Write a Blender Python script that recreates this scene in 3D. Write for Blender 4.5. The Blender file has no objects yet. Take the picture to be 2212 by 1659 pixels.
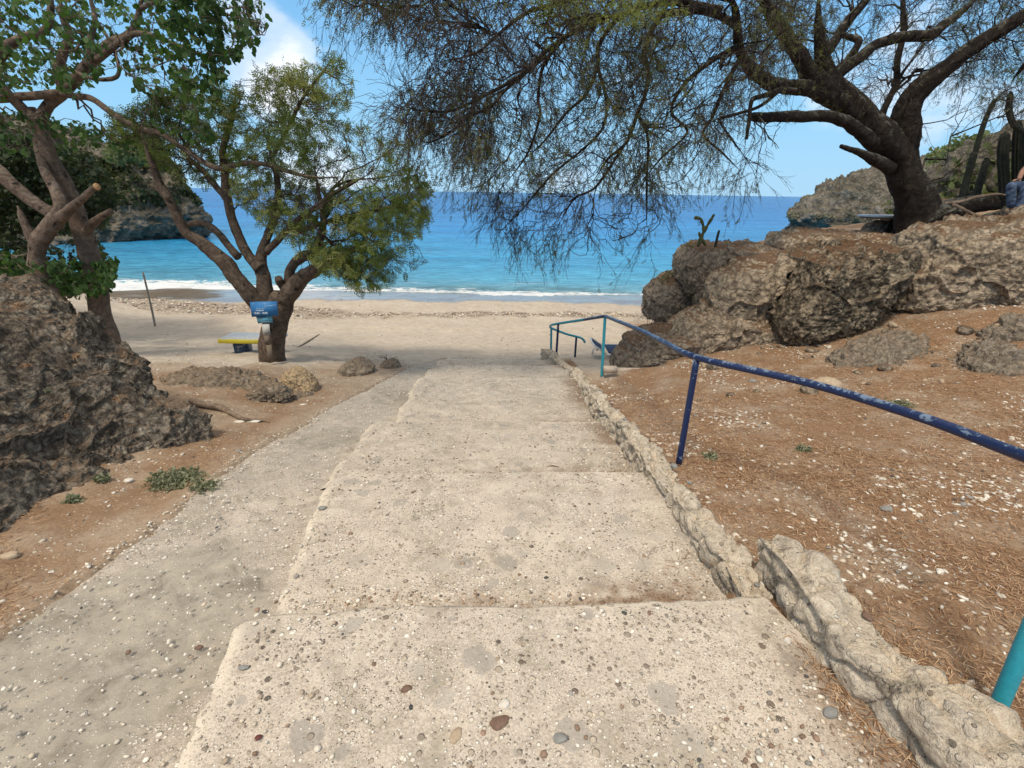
import bpy, math, random
import numpy as np
from mathutils import Vector, Matrix
R = math.radians
random.seed(11)
rng = np.random.default_rng(11)
SC = bpy.context.scene
COL = SC.collection

# ------------------------------------------------------------------ camera
FPX, CW, CH = 1040.0, 2212.0, 1659.0
PITCH, ROLL, EYE = 21.7, 0.84, 1.6
cd = bpy.data.cameras.new('camera')
cam = bpy.data.objects.new('camera', cd)
COL.objects.link(cam)
MR = Matrix.Rotation(R(90 - PITCH), 3, 'X') @ Matrix.Rotation(R(ROLL), 3, 'Z')
cam.matrix_world = Matrix.Translation((0, 0, EYE)) @ MR.to_4x4()
cd.sensor_width = 36
cd.lens = 36 * FPX / CW
cd.clip_start = 0.05
cd.clip_end = 60000
SC.camera = cam

# ------------------------------------------------------------------ sky, sun, exposure
SUN_EL, SUN_AZ = 60.0, 207.0          # azimuth from +Y towards +X
SUN_STR, SKY_STR, EXPO = 2.1, 0.12, 0.42
w = bpy.data.worlds.new('World')
SC.world = w
w.use_nodes = True
nt = w.node_tree
nt.nodes.clear()


def nd(nt, typ, ins=None, **at):
    n = nt.nodes.new(typ)
    for k, v in at.items():
        setattr(n, k, v)
    if ins:
        for k, v in ins.items():
            s = n.inputs[k]
            if hasattr(v, 'links') or isinstance(v, bpy.types.NodeSocket):
                nt.links.new(v, s)
            else:
                s.default_value = v
    return n


def ramp(nt, fac, stops, interp='LINEAR'):
    n = nt.nodes.new('ShaderNodeValToRGB')
    n.color_ramp.interpolation = interp
    el = n.color_ramp.elements
    while len(el) < len(stops):
        el.new(0.5)
    for e, (p, c) in zip(el, stops):
        e.position = p
        e.color = (c[0], c[1], c[2], 1) if len(c) == 3 else c
    nt.links.new(fac, n.inputs[0])
    return n.outputs[0]


def g(v):
    return (v, v, v)


def mx(nt, fac, a, b, mode='MIX'):
    n = nt.nodes.new('ShaderNodeMix')
    n.data_type = 'RGBA'
    n.blend_type = mode
    for i, v in ((0, fac), (6, a), (7, b)):
        if isinstance(v, bpy.types.NodeSocket):
            nt.links.new(v, n.inputs[i])
        elif i == 0:
            n.inputs[0].default_value = v
        else:
            n.inputs[i].default_value = (v[0], v[1], v[2], 1)
    return n.outputs[2]


def mth(nt, op, a, b=0.0, clamp=False):
    n = nt.nodes.new('ShaderNodeMath')
    n.operation = op
    n.use_clamp = clamp
    for i, v in ((0, a), (1, b)):
        if isinstance(v, bpy.types.NodeSocket):
            nt.links.new(v, n.inputs[i])
        else:
            n.inputs[i].default_value = v
    return n.outputs[0]


def ray(px, py):
    d = MR @ Vector(((px - CW / 2) / FPX, (CH / 2 - py) / FPX, -1))
    return d


sky = nd(nt, 'ShaderNodeTexSky', sky_type='NISHITA', sun_disc=False, sun_elevation=R(SUN_EL),
         sun_rotation=R(SUN_AZ), air_density=1.0, dust_density=0.6, ozone_density=2.0)
tc = nd(nt, 'ShaderNodeTexCoord')
mp = nd(nt, 'ShaderNodeMapping', {'Vector': tc.outputs['Generated'], 'Scale': (1, 1, 1.8), 'Location': (2.1, 0.4, 0.2)})
n1 = nd(nt, 'ShaderNodeTexNoise', {'Vector': mp.outputs[0], 'Scale': 3.4, 'Detail': 8, 'Roughness': 0.55, 'Distortion': 0.25})
cov = n1.outputs['Fac']
blobs = None
for (bx, by, rad, s) in ((545, 110, .085, .24), (685, 95, .07, .10), (760, 200, .14, .07), (620, 240, .14, .10), (1960, 60, .2, .24),
                         (1240, 190, .16, .10), (1150, 320, .14, .07), (1700, 240, .1, .1), (60, 60, .15, .06),
                         (2300, 60, .3, .1), (340, 150, .1, -.1), (1000, 60, .25, -.2), (1900, 330, .25, -.2), (200, 250, .2, -.12)):
    d = ray(bx, by).normalized()
    dp = nd(nt, 'ShaderNodeVectorMath', {0: tc.outputs['Generated'], 1: tuple(d)}, operation='DOT_PRODUCT')
    mr = nd(nt, 'ShaderNodeMapRange', {'Value': dp.outputs['Value'], 'From Min': math.cos(rad * 1.3), 'From Max': 1.0, 'To Min': 0.0,
                                       'To Max': s}, interpolation_type='SMOOTHSTEP')
    blobs = mr.outputs[0] if blobs is None else mth(nt, 'ADD', blobs, mr.outputs[0])
cov = mth(nt, 'ADD', cov, blobs)
cmask = ramp(nt, cov, [(0.63, g(0)), (0.74, g(.5)), (0.85, g(1))], 'EASE')
n2 = nd(nt, 'ShaderNodeTexNoise', {'Vector': mp.outputs[0], 'Scale': 7, 'Detail': 5})
ccol = ramp(nt, n2.outputs['Fac'], [(0.3, (5.2, 5.7, 6.6)), (0.7, (7.4, 7.5, 7.6))])
hsv = nd(nt, 'ShaderNodeHueSaturation', {'Color': sky.outputs[0], 'Saturation': 0.92, 'Value': 1.0, 'Hue': 0.49})
sz = nd(nt, 'ShaderNodeSeparateXYZ', {'Vector': tc.outputs['Generated']})
low = ramp(nt, sz.outputs[2], [(0.0, g(.97)), (0.35, g(.8)), (1, g(.3))])
grad = ramp(nt, sz.outputs[2], [(0.0, (2.7, 4.5, 6.0)), (0.12, (2.0, 4.2, 6.2)), (0.35, (1.05, 3.1, 5.9)), (1, (.8, 2.2, 5.0))])
skyb = mx(nt, low, hsv.outputs[0], grad)
veil = mth(nt, 'MULTIPLY', ramp(nt, sz.outputs[2], [(0.40, g(0)), (0.62, g(1))]), .8)
skyb = mx(nt, veil, skyb, (6.9, 6.1, 5.1))
skyc = mx(nt, cmask, skyb, ccol)
bg = nd(nt, 'ShaderNodeBackground', {'Color': skyc, 'Strength': SKY_STR})
nd(nt, 'ShaderNodeOutputWorld', {'Surface': bg.outputs[0]})

sl = bpy.data.lights.new('sun', 'SUN')
sl.energy = SUN_STR
sl.angle = R(10)
sl.color = (1.0, 0.90, 0.76)
so = bpy.data.objects.new('sun', sl)
sv = Vector((math.sin(R(SUN_AZ)) * math.cos(R(SUN_EL)), math.cos(R(SUN_AZ)) * math.cos(R(SUN_EL)), math.sin(R(SUN_EL))))
so.rotation_euler = sv.to_track_quat('Z', 'Y').to_euler()
COL.objects.link(so)
vs = SC.view_settings
vs.view_transform = 'Standard'
vs.look = 'None'
vs.gamma = 1
vs.exposure = EXPO
SC.cycles.use_denoising = True
SC.cycles.max_bounces = 6
SC.cycles.transparent_max_bounces = 6

# ------------------------------------------------------------------ numpy tools
MRn = np.array(MR)
O = np.array([0, 0, EYE])


def dirs(px, py):
    px = np.asarray(px, float)
    py = np.asarray(py, float)
    v = np.stack([(px - CW / 2) / FPX, (CH / 2 - py) / FPX, -np.ones_like(px)], -1)
    return v @ MRn.T


def W(px, py, a, b=0.0, c=0.0):
    """world point where the line of sight meets the real plane y = a + b x + c z"""
    d = dirs(px, py)
    t = (a + c * EYE) / (d[..., 1] - b * d[..., 0] - c * d[..., 2])
    return O + d * t[..., None]


def WZ(px, py, z):
    d = dirs(px, py)
    t = (z - EYE) / d[..., 2]
    return O + d * t[..., None]


def smooth(e0, e1, x):
    t = np.clip((x - e0) / (e1 - e0), 0, 1)
    return t * t * (3 - 2 * t)


def _hash(i, j, k, s):
    n = (i.astype(np.int64) * 73856093) ^ (j.astype(np.int64) * 19349663) ^ (k.astype(np.int64) * 83492791) ^ (s * 2654435761)
    n = (n ^ (n >> 13)) * 1274126177
    n = n & 0x7fffffff
    n = ((n >> 7) ^ n) * 16807 & 0x7fffffff
    return n / 2147483647.0


def vnoise(p, s=0):
    f = np.floor(p)
    u = p - f
    u = u * u * (3 - 2 * u)
    i, j, k = (f[..., q] for q in range(3))
    r = 0
    for a in (0, 1):
        for b in (0, 1):
            for c in (0, 1):
                wt = (u[..., 0] if a else 1 - u[..., 0]) * (u[..., 1] if b else 1 - u[..., 1]) * (u[..., 2] if c else 1 - u[..., 2])
                r = r + wt * _hash(i + a, j + b, k + c, s)
    return r * 2 - 1


def fbm(p, o=4, s=0, gain=.5):
    r, a, f = 0, 1.0, 1.0
    for q in range(o):
        r = r + a * vnoise(p * f + 17.3 * q, s + q)
        a *= gain
        f *= 2.03
    return r


def ridged(p, o=4, s=0):
    r, a, f = 0, 1.0, 1.0
    for q in range(o):
        r = r + a * (1 - 2 * np.abs(vnoise(p * f + 9.1 * q, s + q)))
        a *= .5
        f *= 2.1
    return r


def worley(p, s=0):
    f = np.floor(p)
    d1 = np.full(p.shape[:-1], 9.0)
    d2 = d1.copy()
    idv = np.zeros(p.shape[:-1])
    for a in (-1, 0, 1):
        for b in (-1, 0, 1):
            for c in (-1, 0, 1):
                i, j, k = f[..., 0] + a, f[..., 1] + b, f[..., 2] + c
                q = np.stack([i + _hash(i, j, k, s), j + _hash(i, j, k, s + 1), k + _hash(i, j, k, s + 2)], -1)
                d = np.linalg.norm(q - p, axis=-1)
                nearer = d < d1
                d2 = np.where(nearer, d1, np.minimum(d2, d))
                idv = np.where(nearer, _hash(i, j, k, s + 3), idv)
                d1 = np.where(nearer, d, d1)
    return d1, d2, idv


def facets(p, s=0):
    """split blocks: every cell is a tilted flat piece, cracks between"""
    f = np.floor(p)
    d1 = np.full(p.shape[:-1], 9.0)
    d2 = d1.copy()
    off = np.zeros(p.shape)
    idv = np.zeros(p.shape[:-1])
    idw = np.zeros(p.shape[:-1])
    for a in (-1, 0, 1):
        for b in (-1, 0, 1):
            for c in (-1, 0, 1):
                i, j, k = f[..., 0] + a, f[..., 1] + b, f[..., 2] + c
                q = np.stack([i + _hash(i, j, k, s), j + _hash(i, j, k, s + 1), k + _hash(i, j, k, s + 2)], -1)
                d = np.abs(q - p).sum(-1) * .35 + np.linalg.norm(q - p, axis=-1) * .65
                nr = d < d1
                d2 = np.where(nr, d1, np.minimum(d2, d))
                off = np.where(nr[..., None], p - q, off)
                idv = np.where(nr, _hash(i, j, k, s + 3), idv)
                idw = np.where(nr, _hash(i, j, k, s + 4), idw)
                d1 = np.where(nr, d, d1)
    th = idv * 6.283
    ph = idw * 2 - 1
    n = np.stack([np.cos(th) * np.sqrt(1 - ph ** 2), np.sin(th) * np.sqrt(1 - ph ** 2), ph], -1)
    return (off * n).sum(-1) + (idw - .5) * .5 - .5 * smooth(.10, .0, d2 - d1)


# ------------------------------------------------------------------ objects
def mesh(name, v, quads=None, tris=None, m=None, smooth_=True, cols=None):
    v = np.asarray(v, np.float32).reshape(-1, 3)
    me = bpy.data.meshes.new(name)
    me.vertices.add(len(v))
    me.vertices.foreach_set('co', v.ravel())
    loops, starts, tot = [], [], 0
    for f, k in ((quads, 4), (tris, 3)):
        if f is not None and len(f):
            f = np.asarray(f, np.int32).reshape(-1, k)
            loops.append(f.ravel())
            starts.append(tot + np.arange(len(f), dtype=np.int32) * k)
            tot += f.size
    lp = np.concatenate(loops).astype(np.int32)
    st = np.concatenate(starts).astype(np.int32)
    me.loops.add(len(lp))
    me.loops.foreach_set('vertex_index', lp)
    me.polygons.add(len(st))
    me.polygons.foreach_set('loop_start', st)
    me.update(calc_edges=True)
    me.validate()
    if smooth_:
        me.polygons.foreach_set('use_smooth', np.ones(len(me.polygons), bool))
    if cols is not None:
        for cn, cv in cols.items():
            at = me.color_attributes.new(cn, 'FLOAT_COLOR', 'POINT')
            cv = np.asarray(cv, np.float32)
            if cv.shape[-1] == 3:
                cv = np.concatenate([cv, np.ones((len(cv), 1), np.float32)], 1)
            at.data.foreach_set('color', cv.ravel())
    if m:
        me.materials.append(m)
    return me


def link(name, me, parent=None, label=None, cat=None, group=None, kind=None):
    o = bpy.data.objects.new(name, me)
    COL.objects.link(o)
    if parent is not None:
        o.parent = parent
        if parent.type == 'EMPTY' or True:
            o.matrix_parent_inverse = parent.matrix_world.inverted()
    for k, v in (('label', label), ('category', cat), ('group', group), ('kind', kind)):
        if v:
            o[k] = v
    return o


def empty(name, loc, label, cat, group=None):
    o = link(name, None, None, label, cat, group)
    o.empty_display_size = .1
    o.location = tuple(float(q) for q in loc)
    bpy.context.view_layer.update()
    return o


class MB:
    """collects pieces of one part"""
    def __init__(s):
        s.v, s.q, s.t, s.n = [], [], [], 0

    def add(s, v, q=None, t=None):
        v = np.asarray(v, float).reshape(-1, 3)
        s.v.append(v)
        if q is not None and len(q):
            s.q.append(np.asarray(q).reshape(-1, 4) + s.n)
        if t is not None and len(t):
            s.t.append(np.asarray(t).reshape(-1, 3) + s.n)
        s.n += len(v)
        return s

    def me(s, name, m, smooth_=True, cols=None):
        return mesh(name, np.concatenate(s.v), np.concatenate(s.q) if s.q else None, np.concatenate(s.t) if s.t else None, m, smooth_, cols)

    def box(s, c, h, rot=None):
        c, h = np.asarray(c, float), np.asarray(h, float)
        b = min(h) * .18
        # chamfered box from three stacked rings
        pts = []
        for z, k in ((-h[2], b), (-h[2] + b, 0), (h[2] - b, 0), (h[2], b)):
            for sx, sy in ((-1, -1), (1, -1), (1, 1), (-1, 1)):
                pts.append((sx * (h[0] - k), sy * (h[1] - k), z))
        pts = np.array(pts)
        if rot is not None:
            pts = pts @ np.asarray(rot).T
        q = [(3, 2, 1, 0), (12, 13, 14, 15)]
        for r in range(3):
            for i in range(4):
                j = (i + 1) % 4
                q.append((r * 4 + i, r * 4 + j, r * 4 + 4 + j, r * 4 + 4 + i))
        return s.add(pts + c, q)


def catmull(p, n):
    p = np.asarray(p, float)
    P = np.vstack([2 * p[0] - p[1], p, 2 * p[-1] - p[-2]])
    out = []
    for i in range(1, len(P) - 2):
        t = np.linspace(0, 1, n, endpoint=False)[:, None]
        a, b, c, d = P[i - 1], P[i], P[i + 1], P[i + 2]
        out.append(.5 * ((2 * b) + (c - a) * t + (2 * a - 5 * b + 4 * c - d) * t ** 2 + (3 * b - a - 3 * c + d) * t ** 3))
    out.append(p[-1:])
    return np.vstack(out)


def frames(P):
    T = np.gradient(P, axis=0)
    T /= np.linalg.norm(T, axis=1)[:, None] + 1e-9
    n = np.cross(T[0], [0.3, 1, 0.2])
    n /= np.linalg.norm(n)
    N = [n]
    for i in range(1, len(P)):
        n = N[-1] - T[i] * np.dot(N[-1], T[i])
        n /= np.linalg.norm(n) + 1e-9
        N.append(n)
    N = np.array(N)
    return T, N, np.cross(T, N)


def tube(P, r, sides=8, rough=0.0, cap=True, seed=0, ridge=0.0):
    P = np.asarray(P, float)
    r = np.broadcast_to(np.asarray(r, float), (len(P),)).copy()
    T, N, B = frames(P)
    a = np.linspace(0, 2 * np.pi, sides, endpoint=False)
    ring = np.cos(a)[None, :, None] * N[:, None] + np.sin(a)[None, :, None] * B[:, None]
    rr = np.repeat(r[:, None], sides, 1)
    if rough or ridge:
        q = P[:, None] + ring * rr[..., None]
        if rough:
            rr = rr * (1 + rough * fbm(q * 5 / max(r.max(), .02) * .12, 3, seed) + rough * .6 * fbm(q * 16, 2, seed + 5))
        if ridge:
            s = np.cumsum(np.r_[0, np.linalg.norm(np.diff(P, axis=0), axis=1)])
            aa = a[None, :] + .6 * np.sin(s * 1.3 + seed)[:, None]
            cyl = np.stack([np.cos(aa) * 2.2, np.sin(aa) * 2.2, np.repeat(s[:, None], sides, 1) * .7], -1)
            rr = rr * (1 + ridge * ridged(cyl + seed, 3, seed + 9))
    v = P[:, None] + ring * rr[..., None]
    n = len(P)
    i = np.arange(n - 1)[:, None] * sides
    j = np.arange(sides)[None]
    j2 = (j + 1) % sides
    q = np.stack([i + j, i + j2, i + sides + j2, i + sides + j], -1).reshape(-1, 4)
    v = v.reshape(-1, 3)
    t = []
    if cap:
        c0, c1 = len(v), len(v) + 1
        v = np.vstack([v, P[0], P[-1]])
        for k in range(sides):
            t.append((c0, (k + 1) % sides, k))
            t.append((c1, (n - 1) * sides + k, (n - 1) * sides + (k + 1) % sides))
    return v, q, t


def batch_tubes(C, r, sides=3):
    """C (N,k,3) centre lines, r (N,k) radii -> one vertex/quad array"""
    N_, k, _ = C.shape
    T = np.gradient(C, axis=1)
    T /= np.linalg.norm(T, axis=2)[..., None] + 1e-9
    ref = np.array([.31, .22, .92])
    A = np.cross(T, ref)
    A /= np.linalg.norm(A, axis=2)[..., None] + 1e-9
    B = np.cross(T, A)
    a = np.linspace(0, 2 * np.pi, sides, endpoint=False)
    v = C[:, :, None] + r[:, :, None, None] * (np.cos(a)[None, None, :, None] * A[:, :, None] + np.sin(a)[None, None, :, None] * B[:, :, None])
    base = (np.arange(N_) * k * sides)[:, None, None]
    i = (np.arange(k - 1) * sides)[None, :, None]
    j = np.arange(sides)[None, None]
    j2 = (j + 1) % sides
    q = np.stack([base + i + j, base + i + j2, base + i + sides + j2, base + i + sides + j], -1).reshape(-1, 4)
    return v.reshape(-1, 3), q


def in_poly(x, y, poly):
    poly = np.asarray(poly, float)
    r = np.zeros(x.shape, bool)
    j = len(poly) - 1
    for i in range(len(poly)):
        xi, yi = poly[i]
        xj, yj = poly[j]
        c = ((yi > y) != (yj > y)) & (x < (xj - xi) * (y - yi) / (yj - yi + 1e-12) + xi)
        r ^= c
        j = i
    return r


def sample_poly(poly, n):
    poly = np.asarray(poly, float)
    lo, hi = poly.min(0), poly.max(0)
    out = np.zeros((0, 2))
    while len(out) < n:
        p = lo + rng.random((n * 3, 2)) * (hi - lo)
        out = np.vstack([out, p[in_poly(p[:, 0], p[:, 1], poly)]])
    return out[:n]


def sample_vol(poly, ylo, yhi, n):
    """points inside a real volume: the outline of a crown seen at its distance, between two depths"""
    p = sample_poly(poly, n)
    yy = ylo + rng.random(n) * (yhi - ylo)
    d = dirs(p[:, 0], p[:, 1])
    return O + d * (yy / d[:, 1])[:, None]


# ------------------------------------------------------------------ materials
def material(name):
    m = bpy.data.materials.new(name)
    m.use_nodes = True
    m.node_tree.nodes.clear()
    return m, m.node_tree


def finish(nt, col, rough=.85, bump=None, bstr=.5, bdist=.02, spec=.3, metallic=0.0, **kw):
    ins = {'Base Color': col if isinstance(col, bpy.types.NodeSocket) else (*col, 1), 'Roughness': rough, 'Specular IOR Level': spec,
           'Metallic': metallic}
    ins.update(kw)
    p = nd(nt, 'ShaderNodeBsdfPrincipled', ins)
    if bump is not None:
        b = nd(nt, 'ShaderNodeBump', {'Height': bump, 'Strength': bstr, 'Distance': bdist})
        nt.links.new(b.outputs[0], p.inputs['Normal'])
    nd(nt, 'ShaderNodeOutputMaterial', {'Surface': p.outputs[0]})
    return p


def objco(nt, scale=(1, 1, 1)):
    t = nd(nt, 'ShaderNodeTexCoord')
    return nd(nt, 'ShaderNodeMapping', {'Vector': t.outputs['Object'], 'Scale': scale}).outputs[0]


def noise(nt, co, sc, det=4, ro=.55, dist=0.0):
    return nd(nt, 'ShaderNodeTexNoise', {'Vector': co, 'Scale': sc, 'Detail': det, 'Roughness': ro, 'Distortion': dist}).outputs['Fac']


def pebbles(nt, co, sc, dens, rnd=.5):
    """stone chips: mask, colour, height"""
    v = nd(nt, 'ShaderNodeTexVoronoi', {'Vector': co, 'Scale': sc, 'Randomness': 1.0})
    sp = nd(nt, 'ShaderNodeSeparateColor', {'Color': v.outputs['Color']})
    rad = mth(nt, 'MULTIPLY_ADD', sp.outputs[1], .28)
    nt.nodes[-1].inputs[2].default_value = .14
    inside = nd(nt, 'ShaderNodeMapRange', {'Value': mth(nt, 'SUBTRACT', rad, v.outputs['Distance']), 'From Min': 0.0, 'From Max': .09}).outputs[0]
    pick = mth(nt, 'LESS_THAN', sp.outputs[0], dens)
    mask = mth(nt, 'MULTIPLY', inside, pick)
    col = ramp(nt, sp.outputs[2], [(0, (.05, .05, .045)), (.10, (.15, .11, .08)), (.2, (.26, .22, .175)), (.34, (.40, .33, .25)), (.55, (.58, .51, .40)),
                                   (.80, (.78, .73, .63))])
    return mask, col


def mat_concrete(name, base1, base2, dens_lo, dens_hi, big=True, patch=None, pale=False):
    m, nt = material(name)
    co = objco(nt)
    n_big = noise(nt, co, 1.3, 4, .6, .4)
    n_med = noise(nt, co, 9, 5, .65)
    n_fine = noise(nt, co, 120, 3, .7)
    base = mx(nt, ramp(nt, n_big, [(.35, g(0)), (.65, g(1))]), base1, base2)
    base = mx(nt, .55, base, ramp(nt, n_med, [(.3, (.30, .25, .20)), (.5, (.45, .39, .32)), (.72, (.58, .515, .43))]), 'MIX')
    base = mx(nt, .30, base, ramp(nt, n_fine, [(.38, g(.12)), (.62, g(.85))]), 'OVERLAY')
    st_ = ramp(nt, noise(nt, co, 3.3, 6, .75, 1.2), [(.50, g(0)), (.62, g(.55)), (.75, g(.75))])
    base = mx(nt, st_, base, (.30, .265, .20))
    st2 = ramp(nt, noise(nt, nd(nt, 'ShaderNodeMapping', {'Vector': co, 'Location': (3.3, 1.1, 0)}).outputs[0], 2.1, 5, .7, .8), [(.54, g(0)), (.66, g(.5))])
    base = mx(nt, st2, base, (.66, .58, .47))
    cw = nd(nt, 'ShaderNodeVectorMath', {0: co, 1: nd(nt, 'ShaderNodeVectorMath', {0: nd(nt, 'ShaderNodeTexNoise', {'Vector': co, 'Scale': 5.0, 'Detail': 6}).outputs['Color'], 1: (.3, .3, .3)}, operation='MULTIPLY').outputs[0]}).outputs[0]
    ce = nd(nt, 'ShaderNodeTexVoronoi', {'Vector': cw, 'Scale': 1.1}, feature='DISTANCE_TO_EDGE').outputs['Distance']
    cm = mth(nt, 'MULTIPLY', ramp(nt, ce, [(.0, g(1)), (.006, g(0))]), ramp(nt, noise(nt, co, 1.6, 2), [(.5, g(0)), (.58, g(1))]))
    base = mx(nt, mth(nt, 'MULTIPLY', cm, .7), base, (.13, .10, .075))
    if big:
        dist = nd(nt, 'ShaderNodeTexNoise', {'Vector': co, 'Scale': 14, 'Detail': 2})
        warp = nd(nt, 'ShaderNodeVectorMath', {0: co, 1: nd(nt, 'ShaderNodeVectorMath', {0: dist.outputs['Color'], 1: (.11, .11, .11)}, operation='MULTIPLY').outputs[0]})
        vb = nd(nt, 'ShaderNodeTexVoronoi', {'Vector': nd(nt, 'ShaderNodeMapping', {'Vector': warp.outputs[0], 'Scale': (1, 1, .01)}).outputs[0], 'Scale': 7.5})
        sb = nd(nt, 'ShaderNodeSeparateColor', {'Color': vb.outputs['Color']})
        rb = mth(nt, 'MULTIPLY', sb.outputs[1], .46)
        ib = nd(nt, 'ShaderNodeMapRange', {'Value': mth(nt, 'SUBTRACT', rb, vb.outputs['Distance']), 'From Min': 0.0, 'From Max': .03}).outputs[0]
        mb = mth(nt, 'MULTIPLY', ib, mth(nt, 'GREATER_THAN', sb.outputs[0], .22))
        base = mx(nt, mth(nt, 'MULTIPLY', mb, .55), base, ramp(nt, sb.outputs[2], [(0, (.25, .235, .21)), (1, (.42, .385, .33))]))
    densn = nd(nt, 'ShaderNodeMapRange', {'Value': noise(nt, co, 2.2, 3), 'From Min': .38, 'From Max': .62, 'To Min': dens_lo, 'To Max': dens_hi}).outputs[0]
    if patch is not None:
        pn_ = noise(nt, co, 2.4, 4, .5)
        pm = None
        for (ex, ey, rx, ry_) in patch:
            vv = nd(nt, 'ShaderNodeMapping', {'Vector': co, 'Scale': (1 / rx, 1 / ry_, 0), 'Location': (-ex / rx, -ey / ry_, 0)}).outputs[0]
            ln = nd(nt, 'ShaderNodeVectorMath', {0: vv}, operation='LENGTH').outputs['Value']
            e_ = ramp(nt, mth(nt, 'ADD', ln, mth(nt, 'MULTIPLY', mth(nt, 'SUBTRACT', pn_, .5), 1.1)), [(.80, g(1)), (.90, g(0))])
            pm = e_ if pm is None else mth(nt, 'MAXIMUM', pm, e_)
        base = mx(nt, mth(nt, 'MULTIPLY', pm, .8), base, ramp(nt, noise(nt, co, 7, 5, .7, .6), [(.3, (.17, .15, .115)), (.5, (.33, .30, .245)), (.7, (.44, .39, .31))]))
        densn = mth(nt, 'MULTIPLY', densn, mth(nt, 'SUBTRACT', 1.0, mth(nt, 'MULTIPLY', pm, .8)))
    if big:
        densn = mth(nt, 'MULTIPLY', densn, mth(nt, 'SUBTRACT', 1.0, mth(nt, 'MULTIPLY', mb, .8)))
    h = mth(nt, 'MULTIPLY', n_med, .8)
    col = base
    for sc, k, hh in ((26, .38, 1.2), (42, .8, .9), (75, 1.0, .5), (120, 1.1, .3)):
        mk, pc = pebbles(nt, co, sc, mth(nt, 'MULTIPLY', densn, k))
        if pale:
            pc = mx(nt, .5, pc, (.74, .69, .61))
        col = mx(nt, mth(nt, 'MULTIPLY', mk, .88), col, pc)
        h = mth(nt, 'ADD', h, mth(nt, 'MULTIPLY', mk, hh))
    h = mth(nt, 'ADD', h, mth(nt, 'MULTIPLY', n_fine, .25))
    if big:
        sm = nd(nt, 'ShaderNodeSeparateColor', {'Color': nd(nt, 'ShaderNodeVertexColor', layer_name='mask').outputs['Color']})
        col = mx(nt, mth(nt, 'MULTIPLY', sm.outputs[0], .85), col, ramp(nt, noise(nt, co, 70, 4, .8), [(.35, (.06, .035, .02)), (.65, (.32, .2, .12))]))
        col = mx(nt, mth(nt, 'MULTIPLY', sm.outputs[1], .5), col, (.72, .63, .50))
    finish(nt, col, .9, h, .8, .008, .2)
    return m


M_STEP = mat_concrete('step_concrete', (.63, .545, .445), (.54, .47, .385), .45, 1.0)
M_RAMP = mat_concrete('ramp_concrete', (.37, .32, .268), (.43, .375, .315), .9, 1.0, False, ((-1.66, 1.45, .62, .78), (-1.7, 4.05, .35, .4), (-1.5, 5.6, .3, .5)), True)


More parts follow.
